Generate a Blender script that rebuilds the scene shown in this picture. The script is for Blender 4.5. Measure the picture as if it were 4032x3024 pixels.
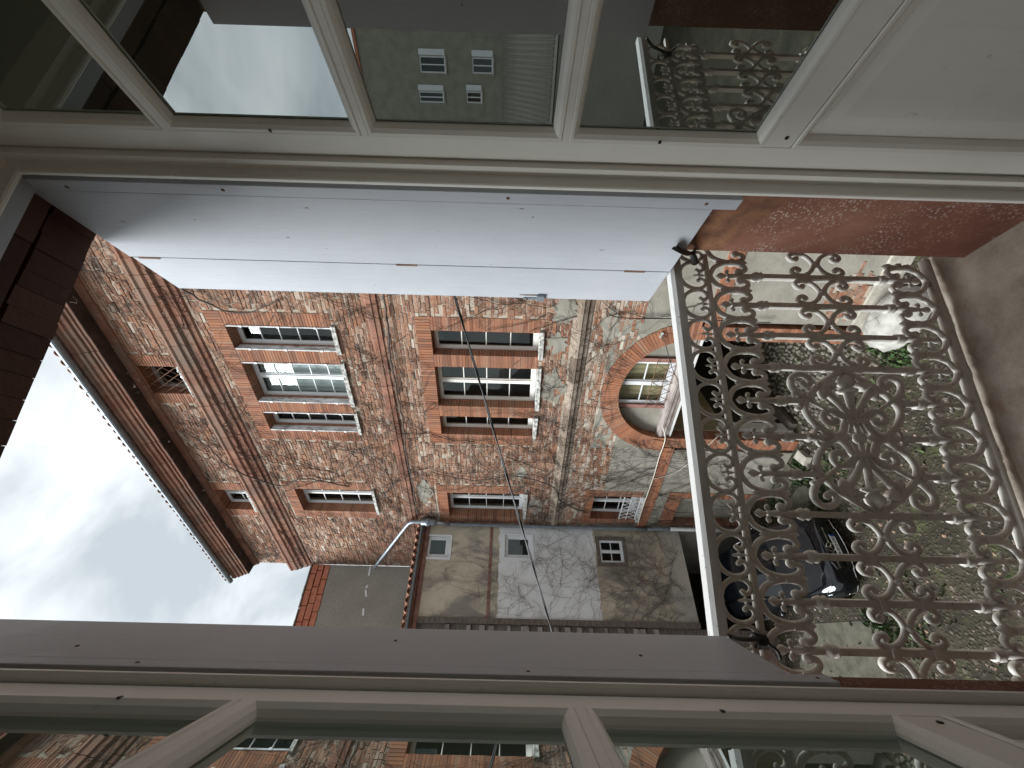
import bpy, math, random
from math import sin, cos, pi, radians, sqrt, atan2
from mathutils import Vector, Matrix
for o in list(bpy.data.objects): bpy.data.objects.remove(o, do_unlink=True)
SC = bpy.context.scene
COL = SC.collection
random.seed(11)
# ------------------------------------------------------------------ camera (held upright phone: frame rolled 90 degrees)
CAMZ = 7.6
YAW, PITCH, ROLL = radians(17.86), radians(.28), radians(-1.53)
fwd = Vector((sin(YAW)*cos(PITCH), cos(YAW)*cos(PITCH), -sin(PITCH)))
rgt = Vector((cos(YAW), -sin(YAW), 0)); dwn = fwd.cross(rgt)
cr = cos(ROLL)*rgt + sin(ROLL)*dwn; cd = -sin(ROLL)*rgt + cos(ROLL)*dwn
cam_data = bpy.data.cameras.new('camera'); cam = bpy.data.objects.new('camera', cam_data); COL.objects.link(cam)
cam_data.sensor_fit = 'HORIZONTAL'; cam_data.sensor_width = 36.0; cam_data.lens = 36.0*1514/4032
cam_data.clip_start = 0.02; cam_data.clip_end = 1500
cm = Matrix((cd, cr, -fwd)).transposed().to_4x4(); cm.translation = Vector((0, 0, CAMZ))
cam.matrix_world = cm; SC.camera = cam
def project(P):
    v = Vector(P) - Vector((0, 0, CAMZ)); dz = v.dot(fwd)
    if dz < .05: return None
    return (v.dot(cd)*1514/dz + 2016, 1512 - v.dot(cr)*1514/dz, dz)
# ------------------------------------------------------------------ sky, sun, exposure
SUN_AZ, SUN_EL = radians(-86), radians(43)      # azimuth from +Y towards +X
W = bpy.data.worlds.new('World'); SC.world = W; W.use_nodes = True
nt = W.node_tree; nt.nodes.clear()
def wn(t): return nt.nodes.new(t)
out = wn('ShaderNodeOutputWorld'); bg = wn('ShaderNodeBackground'); sky = wn('ShaderNodeTexSky')
sky.sky_type = 'NISHITA'; sky.sun_disc = False; sky.sun_elevation = SUN_EL; sky.sun_rotation = SUN_AZ
sky.air_density = 1.0; sky.dust_density = 1.0
tc = wn('ShaderNodeTexCoord'); mp = wn('ShaderNodeMapping'); mp.inputs['Scale'].default_value = (1.0, 1.0, 2.2)
nz = wn('ShaderNodeTexNoise'); nz.inputs['Scale'].default_value = 2.6; nz.inputs['Detail'].default_value = 5; nz.inputs['Roughness'].default_value = .55; nz.inputs['Distortion'].default_value = .35
rp = wn('ShaderNodeValToRGB'); rp.color_ramp.elements[0].position = .40; rp.color_ramp.elements[0].color = (2.3, 2.55, 2.75, 1); rp.color_ramp.elements[1].position = .66; rp.color_ramp.elements[1].color = (4.35, 4.55, 4.65, 1)
mx = wn('ShaderNodeMix'); mx.data_type = 'RGBA'; mx.inputs[0].default_value = .98
L = nt.links.new
L(tc.outputs['Generated'], mp.inputs[0]); L(mp.outputs[0], nz.inputs['Vector']); L(nz.outputs[0], rp.inputs[0])
L(sky.outputs[0], mx.inputs[6]); L(rp.outputs[0], mx.inputs[7]); L(mx.outputs[2], bg.inputs[0]); bg.inputs[1].default_value = .05
L(bg.outputs[0], out.inputs[0])
sd = bpy.data.lights.new('sun', 'SUN'); sd.energy = 1.25; sd.angle = radians(30); sd.color = (.94, .985, 1)
so = bpy.data.objects.new('sun', sd); COL.objects.link(so)
sdir = Vector((sin(SUN_AZ)*cos(SUN_EL), cos(SUN_AZ)*cos(SUN_EL), sin(SUN_EL)))
so.rotation_euler = sdir.to_track_quat('Z', 'Y').to_euler(); so.location = sdir*60
SC.view_settings.view_transform = 'Standard'; SC.view_settings.look = 'None'; SC.view_settings.gamma = 1; SC.view_settings.use_curve_mapping = False
SC.view_settings.exposure = 2.45
SC.render.engine = 'CYCLES'; SC.cycles.max_bounces = 8; SC.cycles.transparent_max_bounces = 12; SC.cycles.use_denoising = True
# ------------------------------------------------------------------ materials
MATS = {}
class NB:
    def __init__(s, name):
        s.m = bpy.data.materials.new(name); s.m.use_nodes = True; s.t = s.m.node_tree; s.b = s.t.nodes['Principled BSDF']; MATS[name] = s.m
        s.co = s.t.nodes.new('ShaderNodeTexCoord')
    def n(s, t, **k):
        q = s.t.nodes.new(t)
        for a, b in k.items(): setattr(q, a, b)
        return q
    def l(s, a, b): s.t.links.new(a, b)
    def noise(s, scale, detail=4, rough=.55, stretch=None, dist=0):
        q = s.n('ShaderNodeTexNoise'); q.inputs['Scale'].default_value = scale; q.inputs['Detail'].default_value = detail; q.inputs['Roughness'].default_value = rough; q.inputs['Distortion'].default_value = dist
        if stretch:
            m = s.n('ShaderNodeMapping'); m.inputs['Scale'].default_value = stretch; s.l(s.co.outputs['Object'], m.inputs[0]); s.l(m.outputs[0], q.inputs['Vector'])
        else: s.l(s.co.outputs['Object'], q.inputs['Vector'])
        return q.outputs[0]
    def ramp(s, fac, stops):
        r = s.n('ShaderNodeValToRGB'); e = r.color_ramp.elements
        while len(e) < len(stops): e.new(.5)
        for i, (p, c) in enumerate(stops):
            e[i].position = p; e[i].color = (c if len(c) == 4 else (*c, 1)) if not isinstance(c, (int, float)) else (c, c, c, 1)
        s.l(fac, r.inputs[0]); return r.outputs[0]
    def mix(s, fac, a, b, mode='MIX'):
        m = s.n('ShaderNodeMix'); m.data_type = 'RGBA'; m.blend_type = mode
        for v, i in ((fac, 0), (a, 6), (b, 7)):
            if hasattr(v, 'is_output'): s.l(v, m.inputs[i])
            elif i == 0: m.inputs[0].default_value = v
            else: m.inputs[i].default_value = (*v, 1)
        return m.outputs[2]
    def math(s, op, a, b=0.0, c=0.0):
        m = s.n('ShaderNodeMath', operation=op)
        for v, i in ((a, 0), (b, 1), (c, 2)):
            if hasattr(v, 'is_output'): s.l(v, m.inputs[i])
            else: m.inputs[i].default_value = v
        return m.outputs[0]
    def bump(s, h, strength=.3, dist=.01):
        b = s.n('ShaderNodeBump'); b.inputs['Strength'].default_value = strength; b.inputs['Distance'].default_value = dist; s.l(h, b.inputs['Height']); s.l(b.outputs[0], s.b.inputs['Normal'])
    def fin(s, col=None, rough=.6, metal=0, spec=None):
        if col is not None:
            if hasattr(col, 'is_output'): s.l(col, s.b.inputs['Base Color'])
            else: s.b.inputs['Base Color'].default_value = (*col, 1)
        if hasattr(rough, 'is_output'): s.l(rough, s.b.inputs['Roughness'])
        else: s.b.inputs['Roughness'].default_value = rough
        s.b.inputs['Metallic'].default_value = metal
        if spec is not None: s.b.inputs['Specular IOR Level'].default_value = spec
        return s.m
def simple(name, c1, c2, scale=6, rough=.7, metal=0, bump=.2, bscale=None, bd=.005, stretch=None, spec=None, lo=.35, hi=.65):
    m = NB(name); f = m.noise(scale, 5, .6, stretch)
    if bump: m.bump(m.noise(bscale or scale*6, 4, .6, stretch), bump, bd)
    return m.fin(m.ramp(f, [(lo, c1), (hi, c2)]), rough, metal, spec)
def attr(m, nm='tone'):
    a = m.n('ShaderNodeAttribute'); a.attribute_name = nm; return a.outputs['Fac']
# rubble brick: per-brick tone + lime wash blotches
m = NB('brick_rubble'); t = attr(m)
base = m.ramp(t, [(0, (.07, .036, .025)), (.15, (.14, .062, .038)), (.35, (.225, .098, .056)), (.55, (.30, .135, .075)), (.66, (.29, .165, .11)), (.78, (.36, .265, .20)), (1, (.50, .43, .36))])
wash = m.math('MULTIPLY', m.ramp(m.noise(.9, 6, .62), [(.34, .15), (.62, 1)]), m.ramp(m.noise(16, 6, .8), [(.42, 0), (.60, 1)]))
base = m.mix(m.math('MULTIPLY', wash, .36), base, (.56, .48, .40))
base = m.mix(m.ramp(m.noise(1.6, 5, .7, dist=.5), [(.55, 0), (.8, .5)]), base, (.13, .11, .085))
m.bump(m.noise(45, 4, .7), .6, .01); m.fin(base, .9, spec=.2)
m = NB('mortar'); f = m.noise(7, 6, .7)
base = m.ramp(f, [(.3, (.30, .24, .185)), (.55, (.45, .375, .30)), (.75, (.61, .55, .47))])
base = m.mix(m.ramp(m.noise(1.3, 5, .7), [(.5, 0), (.75, .6)]), base, (.22, .17, .12))
m.bump(m.noise(50, 4, .7), .5, .01); m.fin(base, .95, spec=.15)
m = NB('brick_dressed'); t = attr(m)
base = m.ramp(t, [(0, (.17, .07, .042)), (.4, (.29, .115, .06)), (.8, (.345, .145, .078)), (1, (.31, .17, .11))])
base = m.mix(m.ramp(m.noise(3, 5, .7), [(.42, 0), (.7, .7)]), base, (.185, .11, .08))
m.bump(m.noise(60, 3, .6), .35, .004); m.fin(base, .85, spec=.25)
m = NB('moulded_brick')
base = m.ramp(m.math('ADD', m.math('MULTIPLY', attr(m), .25), m.math('MULTIPLY', m.noise(6, 6, .75, (.5, 1, 1)), .75)), [(.2, (.12, .055, .04)), (.5, (.235, .105, .07)), (.75, (.33, .175, .12)), (.9, (.38, .27, .20))])
base = m.mix(m.ramp(m.noise(1.7, 6, .7, (.6, 1, 1)), [(.45, 0), (.65, .75)]), base, (.17, .135, .105))
m.bump(m.noise(24, 5, .75), .7, .012); m.fin(base, .9, spec=.2)
m = NB('crumbling_course')
base = m.ramp(m.math('ADD', m.math('MULTIPLY', attr(m), .4), m.math('MULTIPLY', m.noise(8, 6, .8), .65)), [(.2, (.10, .075, .055)), (.5, (.20, .15, .115)), (.7, (.30, .235, .185)), (.9, (.42, .37, .31))])
m.bump(m.noise(22, 6, .8), 1.0, .02); m.fin(base, .95, spec=.15)
m = NB('brick_joint'); m.fin(m.ramp(m.noise(20, 3), [(.3, (.30, .21, .15)), (.7, (.50, .41, .32))]), .95)
# plaster of the ground floor
m = NB('plaster'); f = m.noise(1.5, 6, .65); base = m.ramp(f, [(.3, (.20, .185, .15)), (.55, (.285, .265, .22)), (.75, (.335, .315, .265))])
base = m.mix(m.ramp(m.noise(3.5, 5, .75, (1, 1, .35)), [(.55, 0), (.78, .55)]), base, (.175, .15, .115))
m.bump(m.noise(9, 5, .65), .5, .02); m.fin(base, .9, spec=.2)
# annex walls: beige render, white limewashed storey, grey damp stains (object z picks the storey)
m = NB('annex_render')
sx = m.n('ShaderNodeSeparateXYZ'); m.l(m.co.outputs['Object'], sx.inputs[0])
zz = m.math('ADD', sx.outputs[2], m.math('MULTIPLY', m.math('SUBTRACT', m.noise(3, 5, .7), .5), .35))
beige = m.ramp(m.noise(1.7, 6, .65), [(.3, (.45, .39, .29)), (.6, (.57, .50, .385)), (.8, (.62, .55, .44))])
beige = m.mix(m.ramp(m.noise(1.1, 6, .7, (1.6, 1, .6), .6), [(.47, 0), (.60, .85)]), beige, (.22, .205, .18))
beige = m.mix(m.ramp(m.noise(4, 6, .75, (2.5, 1, .35), .3), [(.55, 0), (.7, .5)]), beige, (.30, .265, .21))
white = m.ramp(m.noise(2.5, 6, .65), [(.3, (.66, .655, .65)), (.6, (.79, .79, .785)), (.8, (.84, .84, .835))])
inw = m.math('MULTIPLY', m.math('GREATER_THAN', zz, 4.86), m.math('LESS_THAN', zz, 7.80))
col = m.mix(inw, beige, white)
low = m.math('LESS_THAN', zz, 2.75); col = m.mix(m.math('MULTIPLY', low, .55), col, (.40, .39, .37))
m.bump(m.noise(14, 5, .65), .4, .012); m.fin(col, .92, spec=.2)
m = NB('grey_render'); f = m.noise(22, 5, .75); base = m.ramp(f, [(.3, (.20, .185, .16)), (.55, (.33, .305, .265)), (.75, (.44, .415, .37))])
base = m.mix(m.ramp(m.noise(1.3, 5, .65), [(.4, 0), (.75, .6)]), base, (.21, .195, .165)); m.bump(f, .6, .015); m.fin(base, .95, spec=.15)
simple('coping_brick', (.42, .13, .07), (.52, .20, .12), 9, .85, bump=.3, bscale=60)
simple('terracotta', (.20, .085, .05), (.38, .19, .12), 14, .9, bump=.4, bscale=70, bd=.006)
simple('stone', (.30, .275, .225), (.46, .425, .36), 8, .9, bump=.5, bscale=30, bd=.01)
m = NB('sill_stone'); base = m.ramp(m.noise(6, 6, .7), [(.25, (.19, .15, .12)), (.5, (.33, .275, .225)), (.75, (.43, .375, .315))])
base = m.mix(m.ramp(m.noise(4, 5, .7), [(.58, 0), (.72, .7)]), base, (.26, .12, .075)); m.bump(m.noise(26, 6, .7), .7, .01); m.fin(base, .93, spec=.15)
simple('old_sill', (.17, .165, .15), (.60, .58, .54), 13, .9, bump=.8, bscale=35, bd=.012, lo=.4, hi=.6)
simple('guard_stone', (.28, .27, .24), (.43, .415, .375), 5, .9, bump=.6, bscale=22, bd=.015)
m = NB('ground'); f = m.noise(1.4, 6, .7); base = m.ramp(f, [(.3, (.016, .0145, .009)), (.5, (.034, .029, .019)), (.7, (.068, .058, .039))])
v = m.n('ShaderNodeTexVoronoi'); v.inputs['Scale'].default_value = 16; m.l(m.co.outputs['Object'], v.inputs['Vector'])
base = m.mix(m.ramp(v.outputs['Distance'], [(.0, .75), (.45, 0)]), base, (.085, .073, .05)); base = m.mix(m.ramp(m.noise(2.1, 5, .7), [(.55, 0), (.7, .65)]), base, (.075, .09, .03))
m.bump(m.ramp(v.outputs['Distance'], [(0, 1), (.5, 0)]), .8, .03); m.fin(base, .95, spec=.25)
m = NB('pebble'); t = attr(m); m.fin(m.ramp(t, [(0, (.035, .03, .02)), (.45, (.07, .058, .04)), (.75, (.14, .115, .085)), (.93, (.33, .21, .14)), (1, (.52, .48, .41))]), .85)
m = NB('cobble'); t = attr(m); m.bump(m.noise(30, 4), .4, .01); m.fin(m.ramp(t, [(0, (.07, .065, .05)), (.5, (.135, .12, .095)), (1, (.21, .19, .15))]), .8)
simple('flagstone', (.05, .048, .033), (.105, .098, .07), 4, .9, bump=.4, bscale=25, bd=.008)
m = NB('weed'); t = attr(m); m.fin(m.ramp(t, [(0, (.022, .045, .010)), (.6, (.045, .085, .02)), (1, (.075, .11, .035))]), .7)
# painted joinery
m = NB('cream_paint'); base = m.ramp(m.noise(4, 4, .6), [(.3, (.77, .75, .685)), (.7, (.81, .79, .73))])
base = m.mix(m.ramp(m.noise(7, 6, .7, (10, 10, .5)), [(.52, 0), (.85, .35)]), base, (.60, .57, .49))
base = m.mix(m.ramp(m.noise(34, 5, .75), [(.64, 0), (.74, .55)]), base, (.36, .32, .24)); m.bump(m.noise(20, 5, .6, (8, 8, .5)), .2, .002); m.fin(base, m.ramp(m.noise(5, 4), [(.3, .33), (.7, .55)]))
m = NB('shutter_paint'); base = m.ramp(m.noise(3, 4, .6), [(.3, (.41, .425, .455)), (.7, (.455, .47, .50))])
base = m.mix(m.ramp(m.noise(9, 6, .7, (14, 14, .35)), [(.42, .0), (.72, .45)]), base, (.36, .37, .395))
base = m.mix(m.ramp(m.noise(3.2, 5, .7), [(.55, 0), (.8, .35)]), base, (.42, .41, .39))
base = m.mix(m.ramp(m.noise(40, 3, .75), [(.69, 0), (.74, .75)]), base, (.22, .20, .18)); m.bump(m.noise(14, 6, .7, (12, 12, .6)), .5, .004); m.fin(base, m.ramp(m.noise(6, 4), [(.3, .4), (.7, .62)]))
m = NB('white_paint'); base = m.ramp(m.noise(5, 5, .6), [(.3, (.66, .67, .68)), (.7, (.76, .77, .78))]); m.fin(base, .5)
m = NB('flaking_white'); base = m.ramp(m.noise(11, 6, .75, (1, 1, .3)), [(.36, (.16, .14, .125)), (.5, (.54, .53, .53)), (.65, (.72, .72, .73))]); m.bump(m.noise(30, 4), .4, .005); m.fin(base, .75)
m = NB('iron_paint'); base = m.ramp(m.noise(9, 5, .65), [(.3, (.60, .57, .51)), (.6, (.72, .69, .63)), (.8, (.77, .745, .69))])
base = m.mix(m.ramp(m.noise(38, 5, .75), [(.58, 0), (.70, .7)]), base, (.24, .175, .12)); m.bump(m.noise(90, 4, .7), .35, .002); m.fin(base, .6)
m = NB('handrail_paint'); base = m.ramp(m.noise(12, 6, .7, (.25, 1, 1)), [(.3, (.52, .51, .49)), (.55, (.69, .68, .66))]); base = m.mix(m.ramp(m.noise(45, 4, .7), [(.66, 0), (.72, .8)]), base, (.17, .14, .115)); m.bump(m.noise(30, 5, .7, (.2, 1, 1)), .4, .004); m.fin(base, .65)
simple('zinc', (.23, .26, .29), (.33, .365, .40), 5, .45, .5, bump=.1)
simple('pipe_grey', (.155, .18, .20), (.21, .24, .265), 6, .5, .1, bump=.05)
simple('pipe_white', (.55, .55, .53), (.65, .65, .63), 6, .5, 0, bump=.05)
simple('bark', (.045, .036, .03), (.10, .08, .067), 25, .95, bump=0)
simple('grey_bark', (.12, .098, .083), (.21, .175, .15), 25, .95, bump=0)
simple('dry_twig', (.22, .18, .14), (.34, .29, .23), 25, .95, bump=0)
simple('old_timber', (.075, .06, .05), (.19, .155, .13), 7, .9, bump=.6, bscale=20, stretch=(1, 1, 6), bd=.01)
simple('red_timber', (.20, .085, .065), (.31, .165, .13), 7, .85, bump=.4, stretch=(1, 1, .3))
simple('grey_timber', (.18, .14, .125), (.36, .315, .29), 8, .85, bump=.5, stretch=(.3, 1, 1))
simple('olive_wood', (.26, .225, .14), (.34, .30, .20), 5, .7, bump=.2, stretch=(1, 1, .2))
simple('ochre_blind', (.40, .31, .17), (.52, .42, .25), 9, .8, bump=.2, stretch=(1, 1, .15))
simple('void_black', (.016, .014, .012), (.035, .03, .026), 6, .8)  # near-black that carries the darkness of the voids in its colour
simple('rust', (.10, .05, .03), (.19, .10, .06), 14, .9, bump=.4)
simple('soot', (.03, .022, .018), (.085, .05, .038), 3, .95, bump=.4)
simple('rust_stain', (.10, .042, .026), (.20, .09, .045), 16, .95, bump=.5, bscale=70)
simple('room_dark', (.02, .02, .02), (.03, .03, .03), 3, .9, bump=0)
simple('curtain', (.50, .52, .50), (.60, .62, .60), 3, .9, bump=.3, stretch=(8, 8, .3))
simple('cable_black', (.012, .012, .013), (.02, .02, .022), 5, .5, bump=0)
simple('cable_white', (.58, .53, .44), (.66, .62, .54), 5, .6, bump=0)
m = NB('red_render'); base = m.ramp(m.noise(5, 6, .7), [(.25, (.105, .045, .031)), (.5, (.17, .073, .05)), (.75, (.225, .115, .08))])
v = m.n('ShaderNodeTexVoronoi'); v.inputs['Scale'].default_value = 110; mpj = m.n('ShaderNodeMapping'); mpj.inputs['Scale'].default_value = (1, .7, 1.3); m.l(m.co.outputs['Object'], mpj.inputs[0]); m.l(mpj.outputs[0], v.inputs['Vector'])
sp = m.math('MULTIPLY', m.ramp(v.outputs['Distance'], [(.22, 1), (.36, 0)]), m.ramp(m.noise(7, 5, .7), [(.44, 0), (.62, 1)]))
base = m.mix(m.math('MULTIPLY', sp, .75), base, (.47, .42, .36)); m.bump(m.noise(60, 5, .7), .5, .004); m.fin(base, .9, spec=.2)
m = NB('lintel_brick'); t = attr(m); base = m.ramp(t, [(0, (.05, .024, .018)), (1, (.10, .045, .032))]); base = m.mix(m.ramp(m.noise(9, 5, .75), [(.66, 0), (.78, .7)]), base, (.16, .13, .11)); m.bump(m.noise(25, 5, .7), .8, .01); m.fin(base, .92)
simple('room_plaster', (.52, .53, .49), (.58, .59, .55), 3, .9, bump=0)
simple('room_floor', (.20, .14, .09), (.27, .19, .12), 6, .5, bump=.1, stretch=(1, 8, 1))
# glass
def glass(name, tint, lo, ior, dirt=.0):
    g = NB(name); T = g.t; T.nodes.remove(g.b)
    tr = g.n('ShaderNodeBsdfTransparent'); tr.inputs[0].default_value = (*tint, 1); gl = g.n('ShaderNodeBsdfGlossy'); gl.inputs['Roughness'].default_value = 0.0; gl.inputs[0].default_value = (.93, 1, .985, 1)
    ge = g.n('ShaderNodeNewGeometry'); dt = g.n('ShaderNodeVectorMath', operation='DOT_PRODUCT'); g.l(ge.outputs['Incoming'], dt.inputs[0]); g.l(ge.outputs['Normal'], dt.inputs[1])
    f0 = ((ior-1)/(ior+1))**2; ff = g.math('POWER', g.math('SUBTRACT', 1.0, g.math('ABSOLUTE', dt.outputs['Value'])), 5.0)
    f = g.math('MAXIMUM', g.math('ADD', f0, g.math('MULTIPLY', ff, 1-f0)), lo); ms = g.n('ShaderNodeMixShader'); g.l(f, ms.inputs[0]); g.l(tr.outputs[0], ms.inputs[1]); g.l(gl.outputs[0], ms.inputs[2]); last = ms.outputs[0]
    if dirt:
        df = g.n('ShaderNodeBsdfDiffuse'); df.inputs[0].default_value = (.5, .53, .5, 1)
        d = g.math('MULTIPLY', g.ramp(g.noise(5, 6, .75, (1, 3, .5), .8), [(.5, 0), (.8, 1)]), dirt)
        m2 = g.n('ShaderNodeMixShader'); g.l(d, m2.inputs[0]); g.l(last, m2.inputs[1]); g.l(df.outputs[0], m2.inputs[2]); last = m2.outputs[0]
    g.l(last, T.nodes['Material Output'].inputs[0]); return g.m
glass('leaf_glass', (.16, .22, .19), .42, 1.7, .04)
glass('window_glass', (.72, .77, .77), .05, 1.42)
# car
m = NB('car_paint'); m.b.inputs['Coat Weight'].default_value = 1; m.b.inputs['Coat Roughness'].default_value = .03; m.fin((.004, .0045, .006), .3, 0, .0)
m = NB('car_hood'); m.b.inputs['Coat Weight'].default_value = 1; m.b.inputs['Coat Roughness'].default_value = .04; m.fin((.012, .0125, .014), .3, 0, .25)
m = NB('chrome'); m.fin((.75, .76, .78), .12, 1)
m = NB('car_glass'); m.fin((.006, .007, .008), .03, 0, .6)
m = NB('tyre'); m.fin((.018, .018, .018), .85)
m = NB('alloy'); m.fin((.35, .36, .38), .3, .9)
m = NB('black_plastic'); m.fin((.008, .008, .009), .45)
m = NB('headlight_lens'); m.fin((.30, .32, .34), .06, .6)
m = NB('plate_white'); m.fin((.72, .72, .70), .4)
m = NB('plate_blue'); m.fin((.02, .06, .35), .4)
m = NB('ink'); m.fin((.01, .01, .012), .5)
m = NB('red_enamel'); m.fin((.45, .02, .025), .35)
# ------------------------------------------------------------------ mesh builder
class MB:
    def __init__(s): s.v = []; s.f = []; s.tone = []
    def add(s, vs, fs, tone=0.):
        n = len(s.v); s.v += [tuple(p) for p in vs]; s.f += [tuple(n+i for i in f) for f in fs]; s.tone += [tone]*len(fs); return s
    def box(s, x0, x1, y0, y1, z0, z1, tone=0., skip='', j=0):
        r = (lambda: random.uniform(-j, j)) if j else (lambda: 0)
        vs = [(x+r(), y+r()*.5, z+r()) for z in (z0, z1) for y in (y0, y1) for x in (x0, x1)]
        fs = {'b': (0, 2, 3, 1), 't': (4, 5, 7, 6), 'f': (0, 1, 5, 4), 'k': (2, 6, 7, 3), 'l': (0, 4, 6, 2), 'r': (1, 3, 7, 5)}
        return s.add(vs, [f for k, f in fs.items() if k not in skip], tone)
    def prism(s, poly, y0, y1, tone=0.):          # polygon in (x,z), extruded along y
        n = len(poly); vs = [(x, y0, z) for x, z in poly] + [(x, y1, z) for x, z in poly]
        fs = [tuple(range(n))[::-1], tuple(range(n, 2*n))] + [(i, (i+1) % n, n+(i+1) % n, n+i) for i in range(n)]
        return s.add(vs, fs, tone)
    def sweepx(s, prof, x0, x1, tone=0., caps=True):   # profile in (y,z) swept along x
        n = len(prof); vs = [(x0, y, z) for y, z in prof] + [(x1, y, z) for y, z in prof]
        fs = [(i, (i+1) % n, n+(i+1) % n, n+i) for i in range(n)]
        if caps: fs += [tuple(range(n))[::-1], tuple(range(n, 2*n))]
        return s.add(vs, fs, tone)
    def tube(s, pts, r, n=6, caps=True, tone=0., closed=False):
        P = [Vector(p) for p in pts]; k = len(P); R = r if isinstance(r, (list, tuple)) else [r]*k
        vs = []; up = None
        for i in range(k):
            a = P[(i-1) % k] if (closed or i > 0) else P[0]; b = P[(i+1) % k] if (closed or i < k-1) else P[-1]
            d = (b-a); d = d.normalized() if d.length > 1e-9 else Vector((0, 0, 1))
            if up is None: up = Vector((0, 1, 0)) if abs(d.y) < .9 else Vector((1, 0, 0))
            x = up - d*up.dot(d); x = x.normalized() if x.length > 1e-6 else d.orthogonal().normalized(); up = x; y = d.cross(x)
            for q in range(n):
                a2 = 2*pi*q/n; vs.append(P[i] + (x*cos(a2) + y*sin(a2))*R[i])
        fs = []
        for i in range(k if closed else k-1):
            j = (i+1) % k
            for q in range(n): fs.append((i*n+q, i*n+(q+1) % n, j*n+(q+1) % n, j*n+q))
        if caps and not closed: fs += [tuple(range(n))[::-1], tuple((k-1)*n+q for q in range(n))]
        return s.add(vs, fs, tone)
    def lathe(s, prof, c, axis='z', n=10, tone=0.):    # prof: (radius, height)
        vs = []
        for r, h in prof:
            for q in range(n):
                a = 2*pi*q/n; p = (r*cos(a), r*sin(a), h)
                if axis == 'y': p = (p[0], p[2], p[1])
                if axis == 'x': p = (p[2], p[0], p[1])
                vs.append((c[0]+p[0], c[1]+p[1], c[2]+p[2]))
        k = len(prof); fs = [(i*n+q, i*n+(q+1) % n, (i+1)*n+(q+1) % n, (i+1)*n+q) for i in range(k-1) for q in range(n)]
        fs += [tuple(range(n))[::-1], tuple((k-1)*n+q for q in range(n))]
        return s.add(vs, fs, tone)
    def ball(s, c, r, n=8, k=5, tone=0., sc=(1, 1, 1)):
        vs = [(c[0], c[1], c[2]-r*sc[2])]
        for i in range(1, k):
            th = pi*i/k
            for q in range(n): a = 2*pi*q/n; vs.append((c[0]+r*sc[0]*sin(th)*cos(a), c[1]+r*sc[1]*sin(th)*sin(a), c[2]-r*sc[2]*cos(th)))
        vs.append((c[0], c[1], c[2]+r*sc[2])); e = len(vs)-1; fs = []
        for q in range(n):
            fs.append((0, 1+(q+1) % n, 1+q)); fs.append((e, e-n+q, e-n+(q+1) % n))
        for i in range(k-2):
            for q in range(n): fs.append((1+i*n+q, 1+i*n+(q+1) % n, 1+(i+1)*n+(q+1) % n, 1+(i+1)*n+q))
        return s.add(vs, fs, tone)
    def mesh(s, name, mat, smooth=False):
        me = bpy.data.meshes.new(name); me.from_pydata(s.v, [], s.f)
        if any(s.tone): a = me.attributes.new('tone', 'FLOAT', 'FACE'); a.data.foreach_set('value', s.tone)
        me.materials.append(MATS[mat])
        if smooth: me.polygons.foreach_set('use_smooth', [True]*len(me.polygons))
        return me
    def build(s, name, mat, parent=None, smooth=False, bevel=0, kind=None):
        return obj(name, s.mesh(name, mat, smooth), parent, bevel, kind)
def obj(name, me, parent=None, bevel=0, kind=None):
    o = bpy.data.objects.new(name, me); COL.objects.link(o)
    if parent is not None: o.parent = parent
    if kind: o['kind'] = kind
    if bevel:
        b = o.modifiers.new('bevel', 'BEVEL'); b.width = bevel; b.segments = 2; b.limit_method = 'ANGLE'
    return o
def tag(o, label, cat, group=None):
    o['label'] = label; o['category'] = cat
    if group: o['group'] = group
    return o
def thing(name, label, cat, loc=(0, 0, 0), rz=0, group=None):
    o = bpy.data.objects.new(name, None); COL.objects.link(o); o.location = loc; o.rotation_euler = (0, 0, rz); o.empty_display_size = .2
    return tag(o, label, cat, group)
def spline(pts, sub=6):
    P = [Vector(p) for p in pts]; out = []
    for i in range(len(P)-1):
        p0 = P[max(i-1, 0)]; p1 = P[i]; p2 = P[i+1]; p3 = P[min(i+2, len(P)-1)]
        for k in range(sub):
            t = k/sub; out.append(.5*((2*p1) + (p2-p0)*t + (2*p0-5*p1+4*p2-p3)*t*t + (3*p1-p0-3*p2+p3)*t**3))
    out.append(P[-1]); return out
U = random.uniform
# ------------------------------------------------------------------ frames of reference
AZ = radians(-37.5); FD = Vector((sin(AZ), cos(AZ), 0)); FN = Vector((-cos(AZ), sin(AZ), 0)); F0 = FN*(-7.5)
FR = atan2(FD.y, FD.x)                                   # facade frame: x along it, y out of it, z up
def fw(s, o, z): return F0 + FD*s + FN*o + Vector((0, 0, z))
WAZ = radians(252); WD = Vector((sin(WAZ), cos(WAZ), 0)); WNn = Vector((-WD.y, WD.x, 0)); C0 = F0 + FD*10.6; WR = atan2(WD.y, WD.x)
G0 = F0 + FD*13.18
# ================================================================== GROUND
g = MB(); n = 60
ext = 160.0
g.add([(-ext, -ext, 0), (ext, -ext, 0), (ext, ext, 0), (-ext, ext, 0)], [(0, 1, 2, 3)])
ground = g.build('ground', 'ground'); ground['kind'] = 'structure'
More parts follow.
